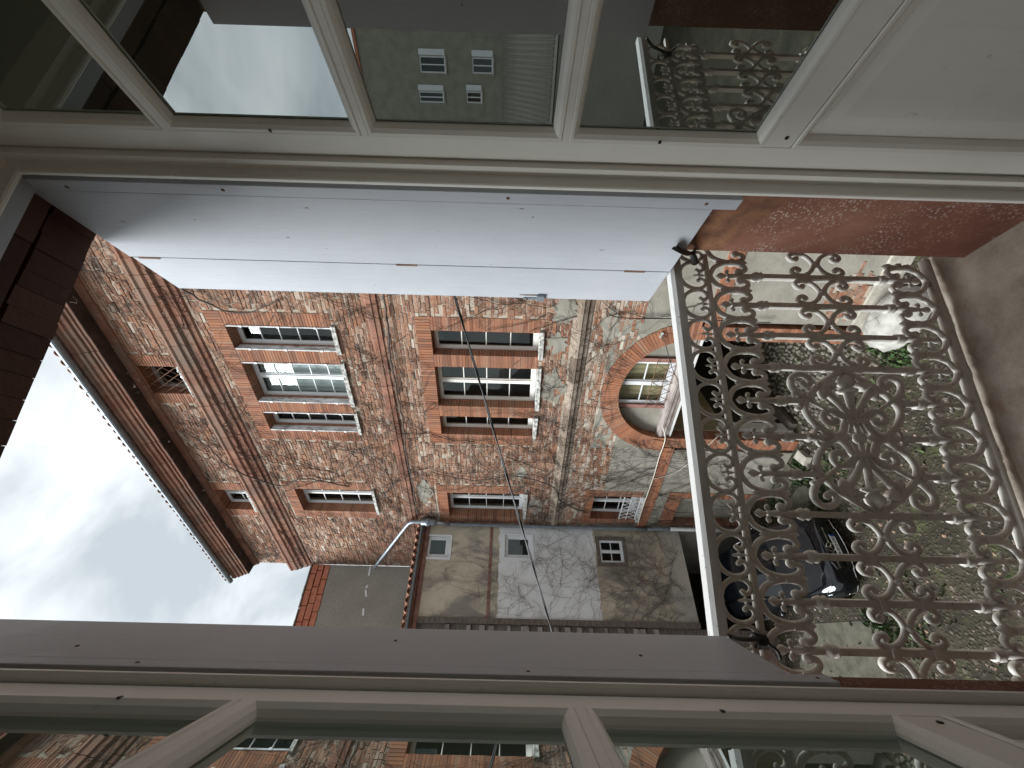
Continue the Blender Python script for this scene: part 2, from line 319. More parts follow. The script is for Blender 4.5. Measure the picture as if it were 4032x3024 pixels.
# ================================================================== MAIN BRICK BUILDING
bb = thing('brick_building', 'tall old brick building with triple windows, vines and tiled eaves across the yard', 'building', tuple(F0), FR)
S0, S1 = -2.5, 13.15
WIN = dict(a=(3.82, 4.42, 6.98, 9.35), b=(4.74, 5.88, 6.98, 9.35), c=(6.21, 6.81, 6.98, 9.35), d=(9.12, 10.20, 7.10, 9.37),
           e=(3.82, 4.42, 11.5, 13.8), f=(4.75, 5.90, 11.5, 13.8), g=(6.21, 6.82, 11.5, 13.8), h=(9.12, 10.12, 11.6, 13.87),
           i=(4.94, 5.72, 15.32, 16.28), j=(9.25, 10.15, 15.35, 16.28), k=(9.12, 10.17, 3.60, 5.02))
ARC = (5.31, 3.55, 1.44, 1.87)
holes = [(a-.03, b+.03, c-.03, d+.03) for a, b, c, d in WIN.values()] + [(ARC[0]-ARC[3], ARC[0]+ARC[3], -1, ARC[1]+ARC[3])]
def cells(holes, s0, s1, z0, z1):
    xs = sorted({s0, s1, *[v for h in holes for v in h[:2] if s0 < v < s1]}); zs = sorted({z0, z1, *[v for h in holes for v in h[2:] if z0 < v < z1]})
    for a, b in zip(xs, xs[1:]):
        run = None
        for c, d in zip(zs, zs[1:]):
            inside = any(h[0] < (a+b)/2 < h[1] and h[2] < (c+d)/2 < h[3] for h in holes)
            if inside:
                if run: yield (a, b, *run); run = None
            else: run = (run[0], d) if run else (c, d)
        if run: yield (a, b, *run)
def spandrel(mb, y0, y1, r):           # wall left over between the arch ring and its bounding box
    cx, cz = ARC[:2]; N = 12
    for sg in (-1, 1):
        for q in range(N):
            a0, a1 = pi/2*q/N, pi/2*(q+1)/N
            p0 = (cx+sg*r*cos(a0), cz+r*sin(a0)); p1 = (cx+sg*r*cos(a1), cz+r*sin(a1))
            poly = [p0, p1, (p1[0], cz+r), (p0[0], cz+r)]
            if abs(p1[1]-cz-r) < 1e-6: poly = [p0, p1, (p0[0], cz+r)]
            mb.prism(poly, y0, y1)
    return mb
w = MB()
for a, b, c, d in cells(holes, S0, S1, 4.8, 16.6): w.box(a, b, -.5, 0, c, d)
wall = w.build('wall', 'mortar', bb)
w = MB(); DR = (8.86, 10.42, -1, 2.85)
for a, b, c, d in cells(holes + [DR], S0, 10.6, 0, 4.8): w.box(a, b, -.5, .012, c, d)
spandrel(w, -.35, .011, ARC[3]); w.build('plaster_coat', 'plaster', bb)
w = MB(); w.box(10.6, S1, -.35, .012, 0, 4.8); w.build('hidden_wall', 'plaster', bb)
w = MB(); w.add([(S0, -.35, 0), (S1, -.35, 0), (S1, -9, 0), (S0, -9, 0), (S0, -.35, 16.6), (S1, -.35, 16.6), (S1, -9, 16.6), (S0, -9, 16.6)], [(1, 2, 6, 5), (2, 3, 7, 6), (3, 0, 4, 7)])
w.build('gable_wall', 'mortar', bb)
# ---- rubble bricks
def sub(iv, a, b):
    o = []
    for x, y in iv:
        if b <= x or a >= y: o.append((x, y)); continue
        if a > x: o.append((x, a))
        if b < y: o.append((b, y))
    return o
ZONES = [(3.5, 7.15, 6.98, 9.67), (3.5, 7.15, 11.5, 14.14), (8.8, 10.52, 7.1, 9.68), (8.8, 10.44, 11.6, 14.18), (4.64, 6.02, 15.32, 16.6), (8.95, 10.45, 15.35, 16.6), (8.87, 10.42, 3.6, 5.3)]
STR = [(14.42, 15.2), (10.4, 10.68), (5.9, 6.25)]
BR = []     # (x0,x1,y0,y1,z0,z1,tone,kind)
z = 4.8; row = 0
while z < 16.42:
    hgt = .064 + U(-.006, .006); z1 = z + hgt; zm = (z+z1)/2; row += 1
    if not any(a-.02 < zm < b+.02 for a, b in STR):
        iv = [(-1.0, S1-.01)]
        for a, b, c, d in ZONES:
            if c-.02 < zm < d+.02:
                t = .05 if row % 4 < 2 else -.04
                iv = sub(iv, a-t, b+t)
        for h in WIN.values():
            if h[2]-.09 < zm < h[2]+.01: iv = sub(iv, h[0]-.1, h[1]+.1)
        if zm < ARC[1]+1.9:
            dz = zm-ARC[1]
            if abs(dz) < 1.89: hc = sqrt(1.89**2-dz*dz); iv = sub(iv, ARC[0]-hc, ARC[0]+hc)
        for a, b in iv:
            x = a + U(0, .05)
            while x < b-.05:
                ln = min(random.choice((.14, .18, .21, .24, .27, .30)) + U(-.02, .02), b-x)
                if ln < .06: break
                if random.random() > .012:
                    tn = min(1, max(.01, random.betavariate(2.0, 3.0) + (.25 if zm < 5.9 else 0) + .06*sin(x*1.9+zm*.8)))
                    BR.append((x, x+ln-.02, 0, U(.002, .022), z+U(-.007, .007), z1+U(-.008, .006), tn, 'r'))
                x += ln
    z = z1 + .02
# ---- dressed brick piers, flat arches, arch ring
def pier(a, b, c, d, y0=-.42, y1=.016, ch=.066):
    k = max(1, round((d-c)/ch)); hh = (d-c)/k
    for i in range(k):
        BR.append((a+U(0, .004), b-U(0, .004), y0, y1+U(-.004, .004), c+i*hh+.006, c+(i+1)*hh-.006, U(.05, 1), 'd'))
def flat(a, b, c, d, y0=-.42, y1=.018):
    k = round((b-a)/.066); ww = (b-a)/k
    for i in range(k): BR.append((a+i*ww+.005, a+(i+1)*ww-.005, y0, y1+U(-.003, .003), c+.002, d+U(-.01, .01), U(.05, 1), 'd'))
for a, b in ((3.5, 3.82), (4.42, 4.74), (5.88, 6.21), (6.81, 7.15)): pier(a, b, 6.98, 9.35)
flat(3.5, 7.15, 9.35, 9.67)
for a, b in ((3.5, 3.82), (4.42, 4.75), (5.90, 6.21), (6.82, 7.15)): pier(a, b, 11.5, 13.8)
flat(3.5, 7.15, 13.8, 14.14)
for a, b, c, d in ((8.8, 9.12, 7.1, 9.37), (10.2, 10.52, 7.1, 9.37), (8.8, 9.12, 11.6, 13.87), (10.12, 10.44, 11.6, 13.87), (4.64, 4.94, 15.32, 16.28), (5.72, 6.02, 15.32, 16.28), (8.95, 9.25, 15.35, 16.28), (10.15, 10.45, 15.35, 16.28), (8.87, 9.12, 3.6, 5.02), (10.17, 10.42, 3.6, 5.02)): pier(a, b, c, d)
flat(8.8, 10.52, 9.37, 9.68); flat(8.8, 10.44, 13.87, 14.18); flat(4.64, 6.02, 16.28, 16.45); flat(8.95, 10.45, 16.28, 16.45); flat(8.87, 10.42, 5.02, 5.3)
pier(3.55, 3.87, .02, 3.55, -.3, .03); pier(6.75, 7.07, .02, 3.55, -.3, .03)
pier(8.86, 9.1, 0, 2.46, -.3, .03); pier(10.28, 10.42, 0, 2.46, -.3, .03); flat(8.86, 10.42, 2.46, 2.85, -.3, .032)
for (a, b) in ((7.075, 10.52), (S0, 3.545)):         # string band at the springing
    for r in range(4):
        x = a + (.0 if r % 2 else .14)
        if x > a: BR.append((a, x-.006, .0, .05, 3.2+r*.075, 3.2+r*.075+.068, U(.05, .9), 'd'))
        while x < b-.02:
            e = min(x+.3, b); BR.append((x, e-.006, .0, .05+U(-.003, .003), 3.2+r*.075, 3.2+r*.075+.068, U(.05, .9), 'd')); x = e
def shown(B):
    P = fw((B[0]+B[1])/2, B[3], (B[4]+B[5])/2); q = project(P)
    if not q or B[1] < 2.9: return 0
    x, y, d = q
    if not (640 < x < 2750 and 1150 + .02*x < y < 2400): return 0
    v = (P-Vector((0, 0, CAMZ))).normalized(); return (B[1]-B[0])*(B[5]-B[4])/d**2*abs(v.dot(FN))
BR.sort(key=shown, reverse=True)
def bbox(mb, B): mb.box(B[0], B[1], B[2], B[3], B[4], B[5], B[6], skip='f' if B[7] == 'r' else '', j=.009 if B[7] == 'r' else 0)
for B in BR[:300]:
    q = MB(); bbox(q, B); q.build('brick', 'brick_rubble' if B[7] == 'r' else 'brick_dressed', bb)
q = MB()
for B in BR[300:]:
    if B[7] == 'r': bbox(q, B)
q.build('rubble_bricks', 'brick_rubble', bb, kind='stuff')
q = MB()
for B in BR[300:]:
    if B[7] == 'd': bbox(q, B)
q.build('dressed_bricks', 'brick_dressed', bb, kind='stuff')
for a, b, c, d in ((3.5, 3.82, 6.98, 9.66), (4.42, 4.74, 6.98, 9.35), (5.88, 6.21, 6.98, 9.35), (6.81, 7.15, 6.98, 9.66), (3.5, 3.82, 11.5, 14.1), (4.42, 4.75, 11.5, 13.8), (5.9, 6.21, 11.5, 13.8), (6.82, 7.15, 11.5, 14.1)):
    q = MB(); q.box(a+.007, b-.007, -.416, .008, c, d); q.build('joint_core', 'brick_joint', bb)
for a, b, c, d in ((3.5, 7.15, 9.357, 9.66), (3.5, 7.15, 13.807, 14.12), (8.8, 10.52, 9.377, 9.67), (8.8, 10.44, 13.877, 14.17)): q = MB(); q.box(a, b, -.416, .006, c, d); q.build('joint_core', 'brick_joint', bb)
for a, b, c, d in ((8.8, 9.12, 7.1, 9.37), (10.2, 10.52, 7.1, 9.37), (8.8, 9.12, 11.6, 13.87), (10.12, 10.44, 11.6, 13.87), (3.55, 3.87, .02, 3.55), (6.75, 7.07, .02, 3.55), (8.86, 9.1, 0, 2.46), (10.28, 10.42, 0, 2.46), (8.86, 10.42, 2.465, 2.84)): q = MB(); q.box(a+.008, b-.008, -.417, .009, c, d); q.build('joint_core', 'brick_joint', bb)
N = 76                                               # arch ring voussoirs
for i in range(N):
    a0, a1 = pi*i/N+.002, pi*(i+1)/N-.002; r0, r1 = ARC[2], ARC[3]+U(-.01, .012); q = MB()
    q.prism([(ARC[0]+r0*cos(a0), ARC[1]+r0*sin(a0)), (ARC[0]+r1*cos(a0), ARC[1]+r1*sin(a0)), (ARC[0]+r1*cos(a1), ARC[1]+r1*sin(a1)), (ARC[0]+r0*cos(a1), ARC[1]+r0*sin(a1))], -.3, .03+U(-.003, .003), U(.1, 1)).build('voussoir', 'brick_dressed', bb)
# ---- string courses and cornice
def course(prof, s0, s1, name, mat):
    q = MB(); x = s0; half = (max(p[0] for p in prof))
    while x < s1-.02:
        e = min(x+U(.24, .42), s1); d = U(-.005, .004); dz = U(-.002, .002); q.sweepx([(p[0]+(d if p[0] > .01 else 0), p[1]+dz) for p in prof], x, e-U(.003, .009), U(.05, 1)); x = e
    return q.build(name, mat, bb, kind='stuff')
course([(0, 14.42), (.04, 14.46), (.05, 14.54), (.09, 14.57), (.10, 14.70), (.16, 14.75), (.17, 14.83), (.21, 14.87), (.22, 15.0), (.25, 15.04), (.24, 15.10), (0, 15.2)], S0, S1+.05, 'string_course', 'moulded_brick')
course([(0, 10.4), (.05, 10.41), (.055, 10.5), (.075, 10.52), (.07, 10.63), (0, 10.68)], S0, 10.75, 'string_course', 'moulded_brick')
course([(0, 10.4), (.05, 10.41), (.055, 10.5), (.075, 10.52), (.07, 10.63), (0, 10.68)], 10.76, S1, 'string_course', 'moulded_brick')
course([(0, 5.9), (.03, 5.91), (.04, 5.99), (.09, 6.02), (.11, 6.10), (.13, 6.12), (.12, 6.17), (0, 6.25)], S0, 10.6, 'string_course', 'crumbling_course')
course([(0, 16.30), (.05, 16.32), (.08, 16.40), (.12, 16.46), (.40, 16.462), (.40, 16.52), (.43, 16.54), (.43, 16.60), (.47, 16.62), (.49, 16.69), (.53, 16.72), (.53, 16.79), (.57, 16.82), (.57, 16.90), (0, 16.95)], S0, S1+.04, 'cornice', 'moulded_brick')
q = MB(); q.box(S0, S1+.03, .10, .395, 16.448, 16.4605); q.build('soffit', 'soot', bb)
q = MB(); k = 7                                      # half round zinc gutter
pts = [(.645+.08*cos(pi+pi*i/k), 16.955+.08*sin(pi+pi*i/k)) for i in range(k+1)]; pts += [(.645+.07*cos(2*pi-pi*i/k), 16.957+.07*sin(2*pi-pi*i/k)) for i in range(k+1)]
q.sweepx(pts, S0, S1+.08); gut = q.build('gutter', 'zinc', bb)
for i in range(20):
    x = .6 + i*.66; q = MB(); q.tube([(x, .645+.083*cos(a), 16.955+.083*sin(a)) for a in [pi+pi*j/8 for j in range(9)]], .008, 4); q.build('bracket', 'zinc', gut)
def tile_mesh(name, r0, r1, ln, k=6):
    q = MB(); vs = []
    for (y, r) in ((0, r0), (-ln, r1)):
        for rr in (r, r-.014):
            for i in range(k+1): a = pi*i/k; vs.append((rr*cos(a), y, rr*sin(a)))
    n = k+1; fs = []
    for i in range(k): fs += [(i, i+1, 2*n+i+1, 2*n+i), (n+i+1, n+i, 3*n+i, 3*n+i+1), (i+1, i, n+i, n+i+1), (2*n+i, 2*n+i+1, 3*n+i+1, 3*n+i)]
    fs += [(0, 2*n, 3*n, n), (k, n+k, 3*n+k, 2*n+k)]
    q.add(vs, fs); return q.mesh(name, 'terracotta', True)
tm = tile_mesh('roof_tile', .085, .07, .5)
rp_ = MB(); rp_.add([(S0, .6, 16.99), (S1, .6, 16.99), (S1, -4.5, 18.4), (S0, -4.5, 18.4)], [(0, 1, 2, 3)]); roof = rp_.build('roof', 'terracotta', bb)
i = 0; x = S0+.1
while x < S1-.03:
    for r in range(2):
        o = obj('roof_tile', tm, roof); o.location = (x+U(-.008, .008), .66-r*.42+U(-.012, .012), 17.0+r*.115); o.rotation_euler = (radians(-15.5), U(-.05, .05), 0)
    x += .215
# ---- windows
def window(P, s0, s1, z0, z1, cols, rows, o, mat='white_paint', fr=.06, sill='old_sill', back=None, transom=None, mull=.07):
    f = MB(); d0, d1 = o-.05, o+.02
    f.box(s0, s0+fr, d0, d1, z0, z1); f.box(s1-fr, s1, d0, d1, z0, z1); f.box(s0+fr, s1-fr, d0, d1, z0, z0+fr*1.3); f.box(s0+fr, s1-fr, d0, d1, z1-fr, z1)
    bays = [(s0+fr, s1-fr)]
    if cols == 2:
        m = (s0+s1)/2; f.box(m-mull/2, m+mull/2, d0, d1+.012, z0+fr*1.3, z1-fr); bays = [(s0+fr, m-mull/2), (m+mull/2, s1-fr)]
    W = f.build('window', mat, P, bevel=.004)
    zb, zt = z0+fr*1.3, z1-fr
    for a, b in bays:
        q = MB(); t = .03; q.box(a, a+t, d0+.012, d1-.012, zb, zt); q.box(b-t, b, d0+.012, d1-.012, zb, zt); q.box(a+t, b-t, d0+.012, d1-.012, zb, zb+t*1.4); q.box(a+t, b-t, d0+.012, d1-.012, zt-t, zt); q.build('casement', mat, W)
        h = (zt-zb)/rows
        for r in range(1, rows):
            q = MB(); q.box(a+t, b-t, d0+.02, d1-.02, zb+r*h-.011, zb+r*h+.011); q.build('muntin', mat, W)
        for r in range(rows):
            q = MB(); e = U(-.004, .004); q.add([(a+t-.005, o-.02+e, zb+r*h+.008), (b-t+.005, o-.02-e, zb+r*h+.008), (b-t+.005, o-.02-e*.5, zb+(r+1)*h-.008), (a+t-.005, o-.02+e, zb+(r+1)*h-.008)], [(0, 1, 2, 3)]); q.build('pane', 'window_glass', W)
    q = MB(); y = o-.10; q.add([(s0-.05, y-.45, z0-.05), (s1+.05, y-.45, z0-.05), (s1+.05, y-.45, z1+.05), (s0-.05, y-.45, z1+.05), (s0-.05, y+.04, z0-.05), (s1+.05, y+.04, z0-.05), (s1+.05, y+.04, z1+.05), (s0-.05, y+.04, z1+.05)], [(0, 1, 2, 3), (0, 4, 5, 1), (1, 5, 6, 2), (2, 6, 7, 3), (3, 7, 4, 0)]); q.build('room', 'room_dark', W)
    if back:
        q = MB(); k = 14; vs = []
        for i in range(k+1): vs += [(s0+.05+(s1-s0-.1)*i/k, y-.02-.02*(i % 2), z0+.05), (s0+.05+(s1-s0-.1)*i/k, y-.02-.02*(i % 2), z1-.05)]
        q.add(vs, [(2*i, 2*i+2, 2*i+3, 2*i+1) for i in range(k)]); q.build('curtain', back, W)
    if sill:
        q = MB(); q.box(s0-.05, s1+.05, o+.02, .075, z0-.10, z0-.002, j=.012); q.build('sill', sill, W, bevel=.01)
    return W
for k in 'abc': window(bb, *WIN[k], 2 if k == 'b' else 1, 4, -.30, 'cream_paint')
window(bb, *WIN['d'], 2, 4, -.30, 'white_paint')
for k in 'efg':
    Wn = window(bb, *WIN[k], 2 if k == 'f' else 1, 5, -.30, 'white_paint', back='curtain' if k == 'f' else None)
    a, b, c, d = WIN[k]
    for x0, x1 in ((a+.002, a+.03), (b-.03, b-.002)):
        q = MB(); q.box(x0, x1, -.15, .03, c+.01, d-.02); q.build('shutter_board', 'flaking_white', Wn)
        for t in (.15, .5, .85):
            q = MB(); zc = c+(d-c)*t; q.box(x0-.006, x1+.006, .02, .042, zc-.03, zc+.03); q.build('hinge', 'white_paint', Wn)
window(bb, *WIN['h'], 2, 4, -.30, 'white_paint')
Wi = window(bb, *WIN['i'], 1, 1, -.28, 'grey_timber', fr=.05); Wj = window(bb, *WIN['j'], 2, 2, -.28, 'white_paint', fr=.05)
a, b, c, d = WIN['i']                                # lattice grille on the attic window
for k in range(-3, 7):
    for sg in (1, -1):
        p = []
        for t in (0, 1):
            pass
        x0 = a + k*.19; segs = [(x0, c+.04), (x0+(d-c-.08)*.62, d-.04)] if sg > 0 else [(x0, d-.04), (x0+(d-c-.08)*.62, c+.04)]
        (xa, za), (xb, zb) = segs
        lo, hi = 0., 1.
        if xa < a: lo = (a-xa)/(xb-xa)
        if xb > b: hi = (b-xa)/(xb-xa)
        if hi-lo > .05:
            q = MB(); q.tube([(xa+(xb-xa)*lo, -.05+.008*sg, za+(zb-za)*lo), (xa+(xb-xa)*hi, -.05+.008*sg, za+(zb-za)*hi)], .009, 5); q.build('grille_bar', 'rust', Wi)
Wk = window(bb, *WIN['k'], 2, 3, -.28, 'white_paint')
a, b, c, d = WIN['k']
for z_ in (c+.03, c+.30, c+.52):
    q = MB(); q.box(a+.01, b-.01, .0, .02, z_-.012, z_+.012); q.build('grille_bar', 'white_paint', Wk)
for i in range(6):
    x0 = a+.03+i*.165; q = MB(); q.tube([(x0, .012, c+.04), (x0+.165, .012, c+.51)], .009, 5); q.tube([(x0, .022, c+.51), (x0+.165, .022, c+.04)], .009, 5); q.build('grille_bar', 'white_paint', Wk)
# cracked old plaster aprons under the first floor sills
for s_, z_, w_, h_ in ((4.05, 6.6, .5, .5), (5.25, 6.58, .95, .62), (9.65, 6.75, .8, .42), (3.3, 6.5, .6, .55), (9.1, 10.05, .9, .5), (8.2, 7.2, .5, .3), (11.3, 9.5, .8, 1.0), (3.6, 5.5, .8, .35)):
    k = 22; q = MB(); q.prism([(s_+w_/2*cos(2*pi*i/k)*U(.6, 1.3), z_+h_/2*sin(2*pi*i/k)*U(.6, 1.3)) for i in range(k)], .0, .019+U(0, .003)); q.build('plaster_patch', 'plaster', bb)
# ---- carriage gateway
cx, cz, r0, r1 = ARC
q = MB(); N = 20; poly = [(cx+1.46*cos(pi*i/N), cz+1.46*sin(pi*i/N)) for i in range(N+1)]; poly[-1] = (cx-1.46, cz); 
q.prism([p for p in poly if p[0] >= 5.88] + [(5.88, cz)], -.27, -.2); q.build('tympanum', 'plaster', bb); q = MB(); q.prism([(4.46, cz)] + [p for p in poly if p[0] <= 4.46], -.27, -.2); q.build('tympanum', 'plaster', bb)
for a, b in ((4.46, 4.56), (5.80, 5.90)):
    zt = cz+sqrt(1.46**2-(max(abs(a-cx), abs(b-cx)))**2)+.04; q = MB(); q.box(a, b, -.26, -.14, 3.72, zt); q.build('post', 'red_timber', bb)
fan = window(bb, 4.56, 5.80, 3.74, 5.0, 2, 2, -.22, 'white_paint', fr=.05, sill=None, back='ochre_blind', mull=.09)
for i in range(2):
    q = MB(); zc = 4.22-i*.26; q.tube([(4.5, -.1, zc), (5.86, -.1, zc)], .011, 5); q.build('grille_bar', 'rust', bb)
for i in range(5):
    x0 = 4.6+i*.25; q = MB(); q.tube([(x0, -.1, 3.74), (x0+.25, -.1, 4.2)], .008, 5); q.tube([(x0, -.09, 4.2), (x0+.25, -.09, 3.74)], .008, 5); q.build('grille_bar', 'rust', bb)
q = MB(); q.sweepx([(-.28, 3.42), (-.06, 3.42), (-.05, 3.50), (-.02, 3.53), (-.02, 3.60), (.0, 3.63), (.0, 3.68), (-.10, 3.74), (-.28, 3.74)], cx-1.43, cx+1.43); q.build('transom_beam', 'grey_timber', bb)
q = MB(); q.box(cx-1.43, cx+1.43, -.12, -.03, 3.375, 3.415); q.build('white_fascia', 'pipe_white', bb)
q = MB(); q.box(6.72, 6.748, -6, -.3, 1.78, 3.4); q.box(3.87, 6.72, -6, -.3, 3.36, 3.4); q.box(3.84, 3.868, -6, -.3, 0, 3.4); q.box(3.87, 6.72, -6.1, -6, 0, 3.4); q.build('passage_wall', 'olive_wood', bb)
q = MB(); q.box(6.70, 6.745, -6, -.62, .16, 1.775); q.build('void_panel', 'void_black', bb)  # black panel standing for a dark opening low in the passage wall
q = MB(); q.box(6.66, 6.747, -.60, -.31, .02, 1.9); q.build('door_jamb', 'pipe_white', bb)
q = MB(); q.box(6.45, 6.69, -4, -.32, .0, .15); q.build('kerb_beam', 'old_timber', bb)
q = MB(); q.box(9.1, 10.28, -.3, -.2, 0, 2.46); q.build('blocked_door', 'plaster', bb)
for r in range(11):
    z_ = .45+r*.073; x = 2.0+U(0, .3)+abs(r-5)*.08; xe = 3.35-abs(r-4)*.07+U(-.1, .05)
    while x < xe:
        ln = U(.15, .27); q = MB(); q.box(x, x+ln-.018, .011, .022+U(0, .008), z_, z_+.055, U(.1, .9), j=.006); q.build('bare_brick', 'brick_rubble', bb); x += ln
q = MB(); q.box(S0, 3.55, .012, .07, 0, .42, j=.01); q.build('skirting', 'stone', bb)
# lean courtyard light well of the gateway: dark cobbles
# ---- downpipe
q = MB(); q.tube(spline([(10.47, .14, 9.35), (10.47, .14, 8.5), (10.47, .14, 5.0), (10.47, .14, 3.2)], 3), .05, 10); dp = q.build('downpipe', 'pipe_grey', bb, True)
for z_ in (9.0, 7.6, 6.1, 4.6, 3.1):
    q = MB(); q.lathe([(.056, z_-.03), (.06, z_), (.056, z_+.03)], (10.47, .14, 0)); q.build('collar', 'pipe_grey', dp)
q = MB(); q.tube(spline([(10.47, .14, 3.19), (10.45, .15, 3.0), (10.42, .15, 2.9), (10.42, .15, 2.5)], 3), .05, 10); q.build('downpipe', 'pipe_grey', bb, True)
q = MB(); q.tube([(10.42, .15, 2.5), (10.42, .15, .0)], .055, 10); q.build('downpipe', 'pipe_white', bb, True)
q = MB(); q.tube(spline([(12.95, .2, 12.15), (11.6, .2, 11.35), (10.55, .2, 10.72), (10.36, .2, 10.58), (10.30, .2, 10.45), (10.30, .2, 10.2)], 4), .055, 10); q.build('diagonal_pipe', 'zinc', bb, True)
q = MB(); q.lathe([(.06, 9.75), (.10, 9.85), (.10, 9.95), (.13, 10.0), (.13, 10.07), (.10, 10.1), (.10, 10.2), (.06, 10.25)], (10.32, .19, 0), n=14); q.tube([(10.32, .19, 9.8), (10.40, .16, 9.55), (10.47, .14, 9.35)], .05, 10); q.build('rain_head', 'zinc', bb, True)
# ================================================================== RENDERED ANNEX
an = thing('rendered_annex', 'narrow beige and whitewashed annex with three small windows over the carport', 'building', tuple(C0), WR)
AW = [(.41, 1.02, 9.32, 10.02), (.33, .98, 6.78, 7.63), (.36, 1.10, 3.95, 4.77)]
AX = 2.56
q = MB()
for a, b, c, d in cells(AW, 0.0, AX, 2.15, 10.12): q.box(a, b, -.3, 0, c, d)
q.build('wall', 'annex_render', an)
q = MB(); q.box(.0, AX, -2.45, -.3, 2.15, 2.3); q.box(-.2, 0, -6, -.31, 0, 10); q.box(AX+.25, AX+.45, -6, -.31, 0, 10.1); q.box(-.2, AX+.45, -6.2, -6, 0, 11); q.build('carport_shell', 'void_black', an)  # near-black shell: the shade of the void is put into its colour
q = MB(); q.box(.0, AX, .002, .022, 8.02, 8.10); q.build('timber_band', 'red_timber', an)
def ring(mb, a, b, c, d, t, y0, y1, j=0): mb.box(a-t, a, y0, y1, c-t, d+t, j=j); mb.box(b, b+t, y0, y1, c-t, d+t, j=j); mb.box(a, b, y0, y1, c-t, c, j=j); mb.box(a, b, y0, y1, d, d+t, j=j)
for (a, b, c, d), kind in zip(AW, 'pps'):
    if kind == 'p':
        q = MB(); ring(q, a, b, c, min(d, 10.02), .055, .003, .02, .01); q.build('window_surround', 'white_paint', an)
        Wn = window(an, a, b, c, d, 1, 1, -.07, 'white_paint', fr=.07, sill=None)
    else:
        q = MB(); ring(q, a+.05, b-.05, c+.05, d-.05, .10, .003, .04, .008); q.build('window_surround', 'old_timber', an)
        Wn = window(an, a+.05, b-.05, c+.05, d-.05, 2, 2, -.02, 'white_paint', fr=.03, sill=None, mull=.03)
q = MB(); q.box(AX, AX+.13, -.3, .05, 2.15, 10.1, j=.01); q.build('corner_post', 'old_timber', an)
q = MB(); q.box(-.02, AX+.3, -.2, .20, 10.125, 10.165); q.box(0, AX+.3, .01, .06, 10.0, 10.12); q.build('eave_board', 'red_timber', an)
q = MB(); k = 8; yc, zc, r = .26, 10.22, .062
pts = [(yc+r*cos(pi+pi*i/k), zc+r*sin(pi+pi*i/k)) for i in range(k+1)] + [(yc+(r-.008)*cos(2*pi-pi*i/k), zc+(r-.008)*sin(2*pi-pi*i/k)+.002) for i in range(k+1)]
q.sweepx(pts, .0, AX+.5); q.build('gutter', 'pipe_grey', an)
q = MB(); q.add([(-.3, .16, 10.2), (AX+.6, .16, 10.2), (AX+.6, -2.7, 10.85), (-1.2, -2.7, 10.85)], [(0, 1, 2, 3)]); ar = q.build('roof', 'terracotta', an)
t2 = tile_mesh('roof_tile', .09, .075, .55)
x = .08
while x < AX+.55:
    for r in range(5):
        o = obj('roof_tile', t2, ar); o.location = (x+U(-.012, .012), .235-r*.46+U(-.015, .015), 10.27+r*.106); o.rotation_euler = (radians(-13), U(-.08, .08), 0)
    o = obj('roof_tile', t2, ar); o.location = (x+.105, .215+U(-.01, .01), 10.335); o.rotation_euler = (radians(-13), pi+U(-.08, .08), 0)
    x += .21
sh = thing('timber_shed', 'dark weathered timber shed wall beside the whitewashed annex', 'shed', tuple(C0 + WD*(AX+.14)), WR)
for i in range(9):
    q = MB(); q.box(.0+i*.24, .235+i*.24, -.25+U(0, .02), -.12+U(0, .03), .0, 9.9+U(-.1, .1)); q.build('plank', 'old_timber', sh)
for i in range(17):
    q = MB(); zc = 3.2+i*.36+U(-.16, .16); q.box(.02, .16+U(0, .1), -.11, -.05+U(0, .03), zc, zc+U(.04, .16), j=.015); q.build('slate', 'grey_timber', sh)
# ================================================================== GREY PARTY WALL
gw = thing('party_wall', 'grey roughcast wall with red brick coping above the annex roof', 'wall', tuple(G0), WR)
q = MB(); q.box(.0, 6, -.35, 0, 9.5, 13.78); q.build('wall', 'grey_render', gw)
for r in range(3):
    x = .0 if r % 2 else -.02
    x -= (.0, .22, .1)[r]
    while x < 5.5:
        ln = U(.42, .55); q = MB(); q.box(max(x, .0), x+ln-.018, -.42, .03+.03*r+U(-.006, .006), 13.785+r*.2+U(-.006, .006), 13.97+r*.2+U(-.006, .006)); q.build('coping_brick', 'coping_brick', gw, bevel=.006); x += ln
x = .0
while x < 5.5:
    q = MB(); q.box(x, x+.33, -.45, .14, 14.39, 14.415+U(0, .012), j=.008); q.build('coping_tile', 'grey_render', gw); x += .34
pts = [(.03, 12.37), (.35, 12.36), (.6, 12.33), (.75, 12.36), (1.0, 12.30), (1.3, 12.30), (1.55, 12.27)]
for (xa, za), (xb, zb) in zip(pts, pts[1:]):
    if random.random() < .85:
        q = MB(); q.prism([(xa, za-.02), (xb-.05, zb-.03), (xb-.03, zb+.03), (xa+.02, za+.03)], .0, .012); q.build('mortar_streak', 'white_paint', gw)
